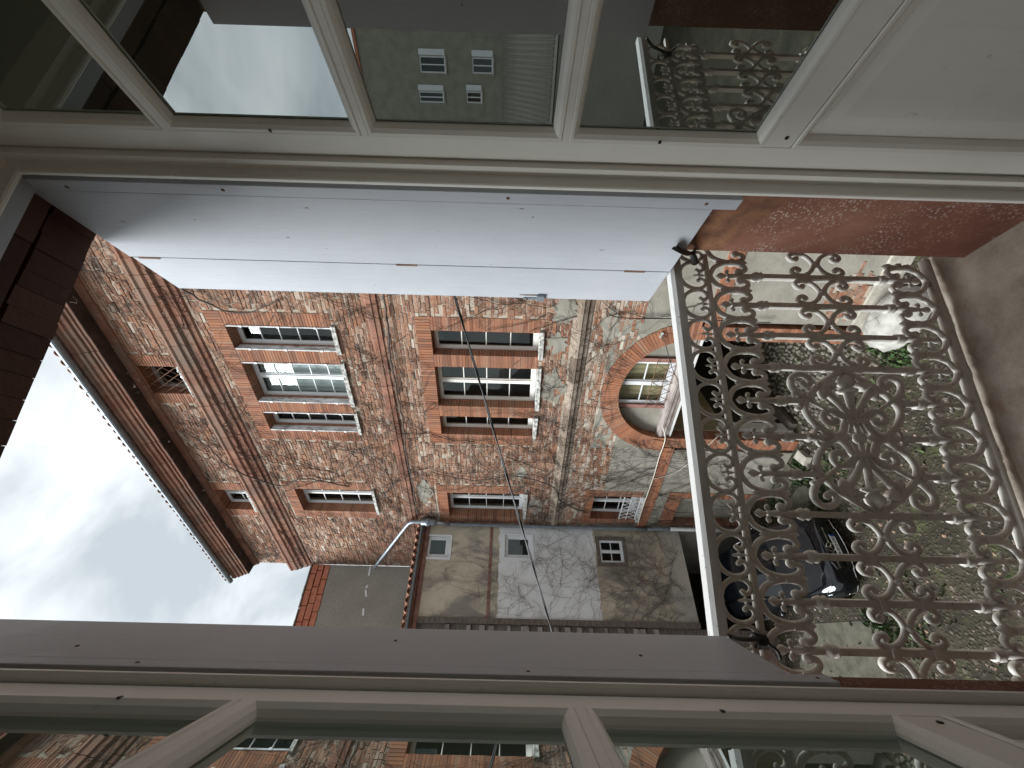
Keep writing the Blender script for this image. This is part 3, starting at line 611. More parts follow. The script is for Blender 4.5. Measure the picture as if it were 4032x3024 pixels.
# ================================================================== BARE VINES
def grow(mb, segs, p, ang, ln, r, lvl, bounds, holes, y=.035, bias=pi/2, jit=.32, step=.11, pb=.16, maxl=3):
    x, z = p; pts = [(x, y+U(0, .02), z)]; d = 0; rr = [r]
    while d < ln:
        ang += U(-jit, jit) + (bias-ang)*.03; x += cos(ang)*step; z += sin(ang)*step; d += step
        if not (bounds[0] < x < bounds[1] and bounds[2] < z < bounds[3]): break
        if any(h[0]-.02 < x < h[1]+.02 and h[2] < z < h[3] for h in holes): break
        off = y
        for c, d2 in STR:
            if bounds[1] > 5 and c < z < d2: off = y+.12 if c > 14 else y+.07
        pts.append((x, off+U(0, .025), z)); rr.append(max(.0028, r*(1-.75*d/ln)))
        if lvl < maxl and random.random() < pb:
            grow(mb, segs, (x, z), ang+random.choice((-1, 1))*U(.4, 1.2), ln*U(.25, .6), max(.003, r*.55), lvl+1, bounds, holes, y, ang+U(-.6, .6), jit, step, pb, maxl)
    if len(pts) > 2: mb.tube(pts, rr, 3, caps=False); segs.append(len(pts))
random.seed(5)
vh = [(a, b, c, d) for a, b, c, d in WIN.values()] + [(3.87, 6.75, 0, 4.9)]
vb = (-1, 13.1, .05, 16.2)
def vine(name, label, starts, bounds, holes, loc, rz, mats='bark', **kw):
    t = thing(name, label, 'vine', loc, rz)
    for i, (x, z, a, ln, r) in enumerate(starts):
        mb = MB(); grow(mb, [], (x, z), a, ln, r, 0, bounds, holes, **kw)
        if mb.v: mb.build('stem', mats if random.random() > .12 else 'dry_twig', t)
    return t
st = []
for i in range(26): st.append((U(7.2, 10.3), U(.2, 3.5), pi/2+U(-.4, .4), U(5, 9), .009))
for i in range(120): st.append((U(3, 13), U(4.9, 16), U(0, 6.28), U(1.5, 4), .0065))
for i in range(14): st.append((U(7.2, 13), U(5, 8), pi/2+U(-.7, .7), U(4, 7), .010))
for i in range(9): st.append((U(2.8, 3.5), U(3.5, 9), pi/2+U(-.5, .5), U(3, 6), .010))
for i in range(8): st.append((U(6.9, 8.6), U(6, 13), pi/2+U(-.9, .9), U(3, 6), .011))
for i in range(22): st.append((U(3, 12.5), U(9.6, 11.2), pi/2+U(-1.1, 1.1), U(2.5, 5), .008))
for i in range(16): st.append((U(3, 13), U(13.9, 15.4), U(-.4, pi+.4), U(1.5, 3.5), .008))
for i in range(34): st.append((U(3, 13), U(14.2, 15.3), random.choice((0, pi))+U(-.5, .5), U(1.5, 4), .007))
for i in range(8): st.append((U(3.3, 7.2), U(5.2, 6.8), pi/2+U(-.8, .8), U(1.5, 3), .008))
vine('climbing_vine', 'bare leafless vine spreading over the tall brick building', st, vb, vh, tuple(F0), FR, pb=.13)
# thick old trunks running beside the string courses
vt = [o for o in bpy.data.objects if o.name.startswith('climbing_vine')][0]
for pts, r in (([(2.6, .12, 10.25), (3.2, .1, 10.2), (4.2, .11, 10.28), (5.2, .1, 10.3), (6.4, .12, 10.26), (7.5, .1, 10.34), (8.8, .1, 10.3), (10, .1, 10.36)], .028), ([(9.8, .08, 5.2), (9.3, .1, 6.0), (8.6, .15, 6.3), (8.3, .06, 7.4), (8.5, .06, 8.6), (8.2, .05, 9.8)], .022),
               ([(2.7, .25, 14.3), (3.3, .1, 13.9), (3.5, .08, 13.2), (3.2, .05, 12.4)], .022), ([(8.9, .06, 12.2), (8.6, .08, 13.4), (8.9, .1, 14.2), (8.0, .3, 15.1), (7.5, .07, 15.6), (6.9, .05, 16.1)], .022), ([(10.6, .06, 11), (9.0, .06, 10.9), (7.7, .06, 11.3), (7.4, .05, 12.4)], .016)):
    q = MB(); P = spline(pts, 6); P = [p+Vector((U(-.02, .02), U(0, .015), U(-.02, .02))) for p in P]; q.tube(P, [r*(1-.5*i/len(P)) for i in range(len(P))], 5); q.build('trunk', 'bark', vt, True)
q = MB()
for i in range(70):                                     # dangling dry tips under the cornice and strings
    s_ = U(3, 13); z_ = random.choice((16.4, 15.2, 14.45, 10.4, 14.9)); y_ = .1 if z_ < 16 else U(.1, .4)
    p = [(s_, y_, z_)]
    for k in range(5): p.append((p[-1][0]+U(-.07, .07), p[-1][1]+U(.0, .05), p[-1][2]+U(-.09, .04)))
    q.tube(p, .0035, 3, caps=False)
q.build('tendrils', 'dry_twig', vt, kind='stuff')
ab = (.03, AX-.02, 2.2, 9.6)
ah = [(a-.06, b+.06, c-.06, d+.06) for a, b, c, d in AW]
st = [(U(.5, 2.4), U(2.3, 3.2), pi/2+U(-.7, .7), U(2.5, 5.5), .008) for i in range(18)] + [(U(.2, 2.4), U(3.5, 6.5), U(0, pi), U(1.5, 3), .0055) for i in range(26)] + [(U(.9, 2.4), U(7.2, 8.4), U(.3, 2.8), U(.8, 1.4), .005) for i in range(10)] + [(U(.2, 2.4), U(4.6, 7.4), U(0, 6.3), U(1, 2), .005) for i in range(16)]
vine('climbing_vine', 'tangle of bare vine stems on the whitewashed annex wall', st, ab, ah, tuple(C0), WR, 'grey_bark', step=.07, jit=.5, pb=.13)
# ================================================================== CABLES ON THE YARD
def sag(a, b, s, n=24): a = Vector(a); b = Vector(b); return [a+(b-a)*(i/n)-Vector((0, 0, 4*s*(i/n)*(1-i/n))) for i in range(n+1)]
p1 = Vector((1.353, 2.3, 7.991)); p2 = Vector((-.922, 3.6, 7.214)); dv = p2-p1
q = MB(); A = p1-dv*.78; B = p2+dv*1.6; base = sag(A, B, .0, 90)
for ph in (0, pi):
    q.tube([p+Vector((0, cos(i*.8+ph)*.005, sin(i*.8+ph)*.005)) for i, p in enumerate(base)], .0055, 6)
tag(q.build('overhead_cable', 'cable_black', None, True), 'twisted black overhead cable slanting across the yard', 'cable')
def fcable(name, label, mat, pts, r, sub=5):
    q = MB(); q.tube([fw(*p) for p in spline(pts, sub)], r, 5); return tag(q.build(name, mat, None, True), label, 'cable')
fcable('electric_cable', 'black cable clipped to the facade above the right side of the arch', 'cable_black', [(2.6, .16, 5.75), (2.99, .14, 5.56), (3.2, .1, 5.65), (3.36, .1, 5.35), (3.35, .1, 4.24), (3.36, .1, 3.74), (3.38, .1, 2.2)], .011)
fcable('electric_cable', 'thin black cable drooping over the arch window from a bracket', 'cable_black', [(3.72, .1, 4.38), (3.94, .12, 4.26), (4.57, .1, 3.94), (5.0, .09, 3.66), (5.52, .08, 3.43), (6.3, .1, 2.9)], .008)
fcable('electric_cable', 'pale cable running along the brick band left of the arch', 'cable_white', [(6.35, .06, 3.70), (6.74, .08, 3.55), (7.4, .09, 3.55), (8.24, .085, 3.52), (9.4, .085, 3.53), (10.29, .085, 3.51)], .014)
fcable('electric_cable', 'thin pale cable hanging in a curve below the brick band', 'cable_white', [(8.24, .085, 3.5), (8.0, .07, 2.98), (7.53, .06, 2.64), (7.1, .06, 2.45), (6.6, .05, 2.2)], .007)
ib = thing('insulator_bracket', 'old pale insulator bracket fixed on the right of the brick arch', 'bracket', tuple(fw(3.8, .03, 4.36)), FR)
q = MB(); q.box(-.1, .02, 0, .03, -.03, .04, j=.01); q.build('plate', 'old_sill', ib)
q = MB(); q.tube([(0, .02, 0), (.08, .09, -.05)], .012, 6); q.build('arm', 'rust', ib)
# ================================================================== YARD FLOOR DETAILS
random.seed(21)
def onf(s, o): p = fw(s, o, 0); return p.x, p.y
q = MB()
for i in range(9000):                                     # loose pebbles trodden into the yard
    x, y = U(-5.5, 5.5), U(4.2, 13.5)
    if (Vector((x, y, 0))-F0).dot(FN) < .05: continue
    r = U(.012, .034)*(1 if random.random() > .08 else 1.6); a = U(0, 6.28); h = r*U(.3, .6); t = min(1, max(.02, random.betavariate(2, 2)))
    k = 5; vs = [(x+r*cos(a+2*pi*j/k)*U(.8, 1.2), y+r*sin(a+2*pi*j/k)*U(.8, 1.2), -.003) for j in range(k)] + [(x+r*.55*cos(a+2*pi*j/k), y+r*.55*sin(a+2*pi*j/k), h) for j in range(k)]
    q.add(vs, [tuple(range(k, 2*k))] + [(j, (j+1) % k, k+(j+1) % k, k+j) for j in range(k)], t)
q.build('pebbles', 'pebble', None, kind='stuff')
q = MB()                                                  # cobbles of the gateway and along its mouth
s = 2.3
cob = []
while s < 7.2:
    o = -5.5
    while o < 1.0:
        inside = 3.9 < s < 6.4 and o < -.02
        apron = 3.0 < s < 6.9 and o >= 0 and random.random() < .9-o*.9
        if inside or apron: cob.append((s+U(-.045, .045), o+U(-.045, .045)))
        o += .125
    s += .115
cob.sort(key=lambda c: -c[1])
def cobmesh(mb, s, o):
    P = fw(s, o, 0); k = 6; r = U(.045, .06); a = U(0, 6); h = U(.015, .04)
    vs = [(P.x+r*cos(a+2*pi*j/k)*U(.85, 1.1), P.y+r*sin(a+2*pi*j/k)*U(.85, 1.1), -.01) for j in range(k)] + [(P.x+r*.7*cos(a+2*pi*j/k), P.y+r*.7*sin(a+2*pi*j/k), h) for j in range(k)]
    mb.add(vs, [tuple(range(k, 2*k))] + [(j, (j+1) % k, k+(j+1) % k, k+j) for j in range(k)], U(.05, 1))
for c in cob: cobmesh(q, *c)
q.build('cobbles', 'cobble', None, kind='stuff')
def slab(label, pts, h, mat='flagstone', name='flagstone'):
    q = MB(); n = len(pts); c = Vector((sum(p[0] for p in pts)/n, sum(p[1] for p in pts)/n, 0))
    vs = [(x, y, -.02) for x, y in pts] + [(c.x+(x-c.x)*.98, c.y+(y-c.y)*.98, h) for x, y in pts]
    q.add(vs, [tuple(range(n, 2*n))] + [(i, (i+1) % n, n+(i+1) % n, n+i) for i in range(n)]); return tag(q.build(name, mat, None, bevel=.008), label, 'paving')
slab('small upright square stone block beside the left foot of the arch', [(1.43, 10.06), (1.18, 9.76), (1.38, 9.62), (1.60, 9.84)], .16, 'stone', 'stone_block')
slab('large worn flagstone between the arch and the car', [(.76, 10.2), (.62, 9.52), (-.05, 9.9), (.1, 10.9), (.35, 10.75)], .02)
slab('narrow flagstone strip at the foot of the plaster wall', [(1.35, 10.5), (1.0, 10.2), (.3, 11.15), (.6, 11.4)], .03)
slab('wide cement slab left of the car front', [(-2.1, 9.25), (-2.15, 8.75), (-3.6, 9.0), (-3.7, 11.5), (-2.6, 11.0)], .015)
# guard stone
gs = MB(); k1, k2 = 18, 7; c = fw(3.05, .52, 0)
vs = []
for i in range(k2):
    th = pi/2*i/(k2-1)
    for j in range(k1):
        a = 2*pi*j/k1; rr = cos(th)**.7
        p = c + FD*(.68*rr*cos(a)) + FN*(.46*rr*sin(a)); vs.append((p.x+U(-.025, .025), p.y+U(-.025, .025), .52*sin(th)+U(-.02, .02)-.02))
gs.add(vs, [(i*k1+j, i*k1+(j+1) % k1, (i+1)*k1+(j+1) % k1, (i+1)*k1+j) for i in range(k2-1) for j in range(k1)])
tag(gs.build('guard_stone', 'guard_stone', None, True), 'large pale rounded guard stone at the right foot of the arch', 'stone')
q = MB()                                                  # weeds in the joints
def tuft(x, y, r, n):
    for i in range(n):
        a = U(0, 6.28); d = r*sqrt(random.random()); px, py = x+d*cos(a), y+d*sin(a); h = U(.03, .09); w_ = U(.01, .022); b = U(0, 6.28); lx, ly = cos(b)*w_, sin(b)*w_; t = U(-.04, .04)
        q.add([(px-lx, py-ly, 0), (px+lx, py+ly, 0), (px+lx+t, py+ly-t, h), (px-lx*.3+t*1.5, py-ly*.3+t, h*1.1)], [(0, 1, 2, 3)], U(.05, 1))
for x, y, r, n in ((3.0, 6.9, .35, 260), (3.35, 7.25, .2, 80), (1.25, 10.1, .22, 120), (.85, 9.7, .3, 200), (.95, 10.25, .25, 140), (.55, 9.5, .3, 160), (.3, 11.2, .4, 160), (-.2, 10.9, .3, 120), (.1, 9.75, .3, 120), (-2.05, 8.9, .25, 90), (-2.1, 8.5, .25, 90), (-2.2, 8.1, .3, 80), (1.5, 8.6, .5, 80), (2.3, 7.8, .5, 60), (.2, 8.6, .5, 60), (1.1, 9.0, .4, 90), (-1.5, 7.7, .6, 60)): tuft(x, y, r, n)
for i in range(260): tuft(U(-4, 4.5), U(4.5, 12), .05, 1)
q.build('weeds', 'weed', None, kind='stuff')
q = MB(); q.tube([(-.94, 12.55, .0), (-.9, 12.5, .75), (-1.2, 12.75, .70), (-.94, 12.55, .1)], .016, 6); q.tube([(-.9, 12.5, .75), (-.55, 12.2, .3)], .016, 6)
tag(q.build('metal_frame', 'red_enamel', None), 'red tubular metal frame leaning behind the car', 'frame')
# ================================================================== PARKED CAR  (x across, y backwards from the nose, z up)
car = thing('parked_car', 'glossy black car with star grille parked nose out below the annex', 'car', (-.66, 8.98, 0), radians(20))
def loft(st, mat, name, parent, smooth=True, cap=True):
    q = MB(); n = len(st[0]); vs = [p for s in st for p in s]; fs = []
    for i in range(len(st)-1):
        for j in range(n-1): fs.append((i*n+j, i*n+j+1, (i+1)*n+j+1, (i+1)*n+j))
    if cap: fs += [tuple(range(n))[::-1], tuple((len(st)-1)*n+j for j in range(n))]
    q.add(vs, fs); return q.build(name, mat, parent, smooth)
def sec(y, w, zt, zs, zb=.22, crown=.03, yb=0):
    h = [(0, zt+crown), (.35*w, zt+crown*.85), (.62*w, zt+crown*.4), (.80*w, zt-.01), (.92*w, zt-.06), (.985*w, zs), (w, (zs+zb)/2+.05), (.985*w, zb+.12), (.93*w, zb)]
    ys = [0, 0, 0, 0, .0, yb*.3, yb*.6, yb*.8, yb]
    return [(-x, y+k, z) for (x, z), k in zip(h[::-1], ys[::-1])] + [(x, y+k, z) for (x, z), k in zip(h[1:], ys[1:])]
ST = [sec(.0, .62, .62, .52, .24), sec(.03, .72, .66, .55, .22), sec(.10, .80, .70, .58, .20), sec(.25, .86, .74, .62, .19), sec(.5, .895, .79, .66, .19), sec(.9, .91, .85, .70, .19), sec(1.3, .915, .90, .73, .19), sec(1.6, .915, .925, .75, .19), sec(2.4, .915, .94, .77, .19), sec(3.3, .915, .97, .78, .19), sec(4.0, .90, .99, .8, .2), sec(4.4, .86, .97, .8, .24), sec(4.62, .78, .90, .72, .30)]
body = loft(ST, 'car_paint', 'body', car)
# bonnet panel with two creases
hd = []
for y, w_, z_ in ((.16, .60, .735), (.3, .68, .765), (.6, .74, .815), (1.0, .77, .875), (1.45, .78, .935)):
    hd.append([(x*w_, y+.10*abs(x)**2.2*(1.2-y*.6), z_+.035*(1-abs(x)**2)+(.012 if abs(abs(x)-.62) < .05 else 0)) for x in (-1, -.85, -.62, -.4, -.2, 0, .2, .4, .62, .85, 1)])
loft(hd, 'car_hood', 'bonnet', car, True, False)
def cab(y, w, z, n=9): return [(w*t, y, z+.05*(1-t*t)) for t in [-1+2*i/(n-1) for i in range(n)]]
ws = loft([cab(1.48, .74, .93), cab(1.8, .68, 1.13), cab(2.15, .60, 1.34)], 'car_glass', 'windscreen', car, True, False)
loft([cab(2.14, .605, 1.345), cab(2.5, .60, 1.385), cab(3.1, .585, 1.38), cab(3.55, .56, 1.33)], 'car_paint', 'roof', car, True, False)
loft([cab(3.54, .565, 1.335), cab(4.0, .62, 1.13), cab(4.3, .66, 1.0)], 'car_glass', 'rear_window', car, True, False)
for sg in (-1, 1):
    q = MB(); q.add([(sg*.885, 1.55, .93), (sg*.89, 3.9, .99), (sg*.585, 3.5, 1.34), (sg*.625, 2.2, 1.335)], [(0, 1, 2, 3)]); q.build('side_window', 'car_glass', car)
    q = MB(); q.tube([(sg*.80, 1.47, .94), (sg*.64, 2.14, 1.36), (sg*.60, 2.8, 1.395), (sg*.60, 3.5, 1.35)], .03, 6); q.build('roof_pillar', 'car_paint', car, True)
    q = MB(); q.ball((sg*1.0, 1.72, 1.0), .12, 10, 6, sc=(1.0, .55, .62)); q.box(sg*.93-.06, sg*.93+.06, 1.70, 1.76, .93, .97); mi = q.build('mirror', 'car_paint', car, True)
    # headlight: lens sunk into the front corner with a chrome brow
    P = [(.50, .085, .64), (.62, .13, .695), (.74, .24, .72), (.835, .44, .735), (.86, .48, .69), (.815, .27, .60), (.70, .13, .575), (.56, .075, .585)]
    q = MB(); vs = [(sg*x, y-.012, z) for x, y, z in P] + [(sg*.70, .185, .665)]; q.add(vs, [(i, (i+1) % 8, 8) for i in range(8)]); hl = q.build('headlight', 'car_glass', car)
    q = MB(); q.tube([(sg*x, y-.02, z) for x, y, z in spline([P[7], P[6], P[5], P[4]], 4)], .011, 6); q.tube([(sg*x, y-.02, z) for x, y, z in spline([P[7], P[0]], 3)], .010, 6); q.build('light_strip', 'headlight_lens', hl, True)
    q = MB(); q.ball((sg*.68, .15, .645), .035, 8, 5); q.ball((sg*.76, .235, .66), .03, 8, 5); q.build('lamp', 'headlight_lens', hl, True)
    q = MB(); q.prism([(sg*.42, .27), (sg*.80, .25), (sg*.84, .40), (sg*.70, .45), (sg*.46, .40)], .0, .09); ai = q.build('air_intake', 'black_plastic', car); ai.location = (0, .045, 0); ai.rotation_euler = (0, 0, sg*.20)
    q = MB(); q.tube(spline([(sg*.40, -.035, .27), (sg*.62, .02, .26), (sg*.83, .14, .28), (sg*.86, .20, .42)], 5), .012, 6); q.build('trim_strip', 'chrome', car, True)
    for y in (.86, 3.72):
        q = MB(); q.lathe([(.20, -.11), (.31, -.11), (.335, -.08), (.335, .08), (.31, .11), (.20, .11)], (sg*.80, y, .335), 'x', 22); wl = q.build('wheel', 'tyre', car, True)
        q = MB(); q.lathe([(.05, .10), (.2, .10), (.21, .115), (.2, .06)], (sg*.80, y, .335), 'x', 18)
        for k in range(5):
            a = 2*pi*k/5; q.tube([(sg*.92, y+.03*cos(a), .335+.03*sin(a)), (sg*.915, y+.2*cos(a), .335+.2*sin(a))], .022, 5)
        q.build('rim', 'alloy', wl)
    q = MB(); q.tube([(sg*.40, 1.50, .975), (sg*.05, 1.56, 1.0)], .009, 5); q.build('wiper', 'black_plastic', car)
q = MB(); q.prism([(-.44, .60), (-.30, .655), (.30, .655), (.44, .60), (.40, .47), (.28, .42), (-.28, .42), (-.40, .47)], -.03, .05); gr = q.build('grille', 'black_plastic', car)
for sg in (-1, 1):
    q = MB(); q.box(sg*.10, sg*.42, -.045, -.02, .535, .56) if sg > 0 else q.box(-.42, -.10, -.045, -.02, .535, .56); q.build('grille_bar', 'chrome', gr)
for k in range(5):
    q = MB(); zc = .45+k*.042; q.box(-.39, .39, -.036, -.028, zc, zc+.006); q.build('grille_slat', 'black_plastic', gr)
q = MB(); R = .088; q.tube([(R*cos(2*pi*i/28), -.062, .565+R*sin(2*pi*i/28)) for i in range(28)], .009, 6, closed=True)   # three pointed star in a ring
for k in range(3):
    a = pi/2+2*pi*k/3; t = (R*cos(a), .565+R*sin(a)); l = (.022*cos(a+pi/3), .565+.022*sin(a+pi/3)); r_ = (.022*cos(a-pi/3), .565+.022*sin(a-pi/3))
    q.add([(t[0], -.062, t[1]), (l[0], -.062, l[1]), (0, -.062, .565), (r_[0], -.062, r_[1]), (0, -.078, .565)], [(0, 1, 4), (0, 4, 3), (1, 2, 4), (2, 3, 4), (0, 3, 2, 1)])
q.build('star_emblem', 'chrome', gr)
q = MB(); q.lathe([(.028, .0), (.028, .006), (.02, .01)], (0, .26, .785), 'z', 14); q.build('bonnet_badge', 'chrome', car)
q = MB(); q.box(-.36, .36, -.05, .06, .25, .36); q.build('lower_grille', 'black_plastic', car, bevel=.01)
q = MB(); q.tube(spline([(-.42, -.03, .245), (0, -.065, .235), (.42, -.03, .245)], 6), .011, 6); q.build('trim_strip', 'chrome', car, True)
# registration plate: white, blue end bands, black characters
q = MB(); q.box(-.26, .26, -.072, -.062, .375, .485); pl = q.build('number_plate', 'plate_white', car)
for x0 in (-.26, .218):
    q = MB(); q.box(x0, x0+.042, -.0745, -.0725, .376, .484); q.build('country_band', 'plate_blue', pl)
cu = bpy.data.curves.new('plate_text', 'FONT'); cu.body = 'GE-812-OE'; cu.size = .098; cu.align_x = 'CENTER'; cu.align_y = 'CENTER'; cu.extrude = .0008; cu.offset = .0012
co = bpy.data.objects.new('plate_text', cu); COL.objects.link(co)
bpy.context.view_layer.update(); dg = bpy.context.evaluated_depsgraph_get(); me = bpy.data.meshes.new_from_object(co.evaluated_get(dg)); bpy.data.objects.remove(co)
wx = max(v.co.x for v in me.vertices)-min(v.co.x for v in me.vertices); sc = .40/wx
me.materials.clear(); me.materials.append(MATS['ink']); tx = obj('plate_text', me, pl); tx.rotation_euler = (pi/2, 0, 0); tx.location = (0, -.0755, .430); tx.scale = (sc, sc*.95, 1)
# ================================================================== THE ROOM AND THE NEAR WALL
XL, XR, YI, YO = -.383, .875, .84, 1.13
FZ = 6.0
random.seed(9)
nw = thing('house_wall', 'red brick wall and reveal around the open French window', 'wall', (0, 0, 0))
q = MB(); q.box(-4.2, XL, YI, YO, 0, 9.6); q.build('jamb', 'red_render', nw)
q = MB(); q.box(XR, 5.2, YI, YO, 0, 9.6); q.build('jamb', 'red_render', nw)
q = MB(); q.box(XL, XR, YI, YO, 9.25, 9.6); q.build('wall', 'red_render', nw)
q = MB(); q.box(XL, XR, .80, YO, 0, 5.9); q.build('wall_below', 'red_render', nw)
q = MB(); q.prism([(.846, 6.94), (1.125, 7.06), (1.128, 6.88), (.90, 6.80), (.85, 6.84)], 0, 1); q.v = [(XR-.0012 if y == 0 else XR+.004, x, z) for x, y, z in q.v]; q.build('rust_stain', 'rust_stain', nw)
# raw brick lintel: inner course, dark groove, outer course of bricks on edge
random.seed(3)
x = XL+.003
while x < XR-.01:
    e = min(x+U(.055, .075), XR-.003); q = MB(); q.box(x, e-.002, 1.0+U(-.003, .003), YO+U(-.002, .002), 9.05+U(-.0015, .002), 9.26, U(.05, 1)); q.build('brick', 'lintel_brick', nw); x = e
x = XL+.003
while x < XR-.01:
    e = min(x+U(.2, .3), XR-.003); q = MB(); q.box(x, e-.003, .885+U(-.004, .004), .945+U(-.004, .004), 8.985+U(-.004, .004), 9.26, U(.05, 1)); q.build('brick', 'lintel_brick', nw); x = e
q = MB(); q.box(XL, XR, 1.006, YO-.006, 9.056, 9.249); q.build('mortar_bed', 'soot', nw)
q = MB(); q.box(XL, XR, .84, .884, 8.955, 9.24); q.build('head_board', 'shutter_paint', nw)
# eroded stone sill with a rounded nose
q = MB(); N = 60; prof = [(.80, 6.055), (.90, 6.045), (1.0, 6.035), (1.10, 6.022), (1.16, 6.014), (1.215, 6.006), (1.245, 5.994), (1.262, 5.97), (1.266, 5.93), (1.26, 5.86)]
vs = []
for i in range(N+1):
    x = XL-.08+(XR-XL+.16)*i/N
    for k, (y, z) in enumerate(prof): e = .0015 if k < 5 else .004; vs.append((x, y+.006*sin(x*23+k)*(k > 4)+U(-e, e), z+.004*sin(x*17+k*2)*(k > 3)+U(-e, e)))
n = len(prof); q.add(vs, [(i*n+k, (i+1)*n+k, (i+1)*n+k+1, i*n+k+1) for i in range(N) for k in range(n-1)]); q.build('sill', 'sill_stone', nw, True)
# room behind the camera
rm = MB(); rm.box(-2.6, 3.2, -4.5, .80, 5.95, FZ); o = rm.build('floor', 'room_floor'); o['kind'] = 'structure'
rm = MB(); rm.box(-2.6, 3.2, -4.5, .80, 9.35, 9.45); o = rm.build('ceiling', 'room_plaster'); o['kind'] = 'structure'
for nm, b in (('wall_right', (3.2, 3.3, -4.5, .8)),):
    rm = MB(); rm.box(*b, FZ, 9.35); o = rm.build(nm, 'room_plaster'); o['kind'] = 'structure'
for nm, b in (('wall_window_left', (-2.6, -.45, .80, .835)), ('wall_window_right', (.97, 3.2, .80, .835))):
    rm = MB(); rm.box(*b, FZ, 9.35); o = rm.build(nm, 'room_plaster'); o['kind'] = 'structure'
rm = MB(); rm.box(-.45, .97, .80, .835, 9.02, 9.35); o = rm.build('wall_over_window', 'room_plaster'); o['kind'] = 'structure'
rm = MB()                                              # unseen opening added in the left wall to light the right leaf
for a_, b_, c_, d_ in cells([(-2.3, -.35, 6.7, 8.95)], -4.5, .8, FZ, 9.35): rm.box(-2.7, -2.6, a_, b_, c_, d_)
o = rm.build('wall_left', 'room_plaster'); o['kind'] = 'structure'
rm = MB()                                              # unseen slot added in the back wall to light the railing's room side
for a_, b_, c_, d_ in cells([(1.4, 1.75, 6.9, 8.9)], -2.7, 3.3, FZ, 9.35): rm.box(a_, b_, -4.6, -4.5, c_, d_)
o = rm.build('wall_back', 'room_plaster'); o['kind'] = 'structure'
# ---- fixed frame of the French window
wf = thing('window_frame', 'cream painted fixed frame of the French window with stepped rebates', 'window frame')
def vprof(mb, pts, z0, z1): n = len(pts); mb.add([(x, y, z0) for x, y in pts] + [(x, y, z1) for x, y in pts], [(i, (i+1) % n, n+(i+1) % n, n+i) for i in range(n)] + [tuple(range(n))[::-1], tuple(range(n, 2*n))])
FT = 8.99
rj = [(.97, .778), (.842, .778), (.842, .803), (.812, .803), (.808, .806), (.808, .812), (.811, .8175), (.97, .8175)]
q = MB(); vprof(q, rj, FZ, FT); q.build('frame_jamb', 'cream_paint', wf)
lj = [(-.45, .778), (-.335, .778), (-.335, .803), (-.296, .803), (-.291, .806), (-.291, .812), (-.294, .8175), (-.45, .8175)]
q = MB(); vprof(q, lj[::-1], FZ, FT); q.build('frame_jamb', 'cream_paint', wf)
q = MB(); q.sweepx([(.779, 8.945), (.802, 8.945), (.802, 8.908), (.806, 8.904), (.813, 8.904), (.817, 8.908), (.817, 9.05), (.779, 9.05)], -.45, .97); q.build('frame_head', 'cream_paint', wf)
q = MB(); q.sweepx([(.78, FZ), (.78, 6.07), (.80, 6.075), (.84, 6.058), (.84, FZ)], -.45, .97); q.build('threshold', 'cream_paint', wf)
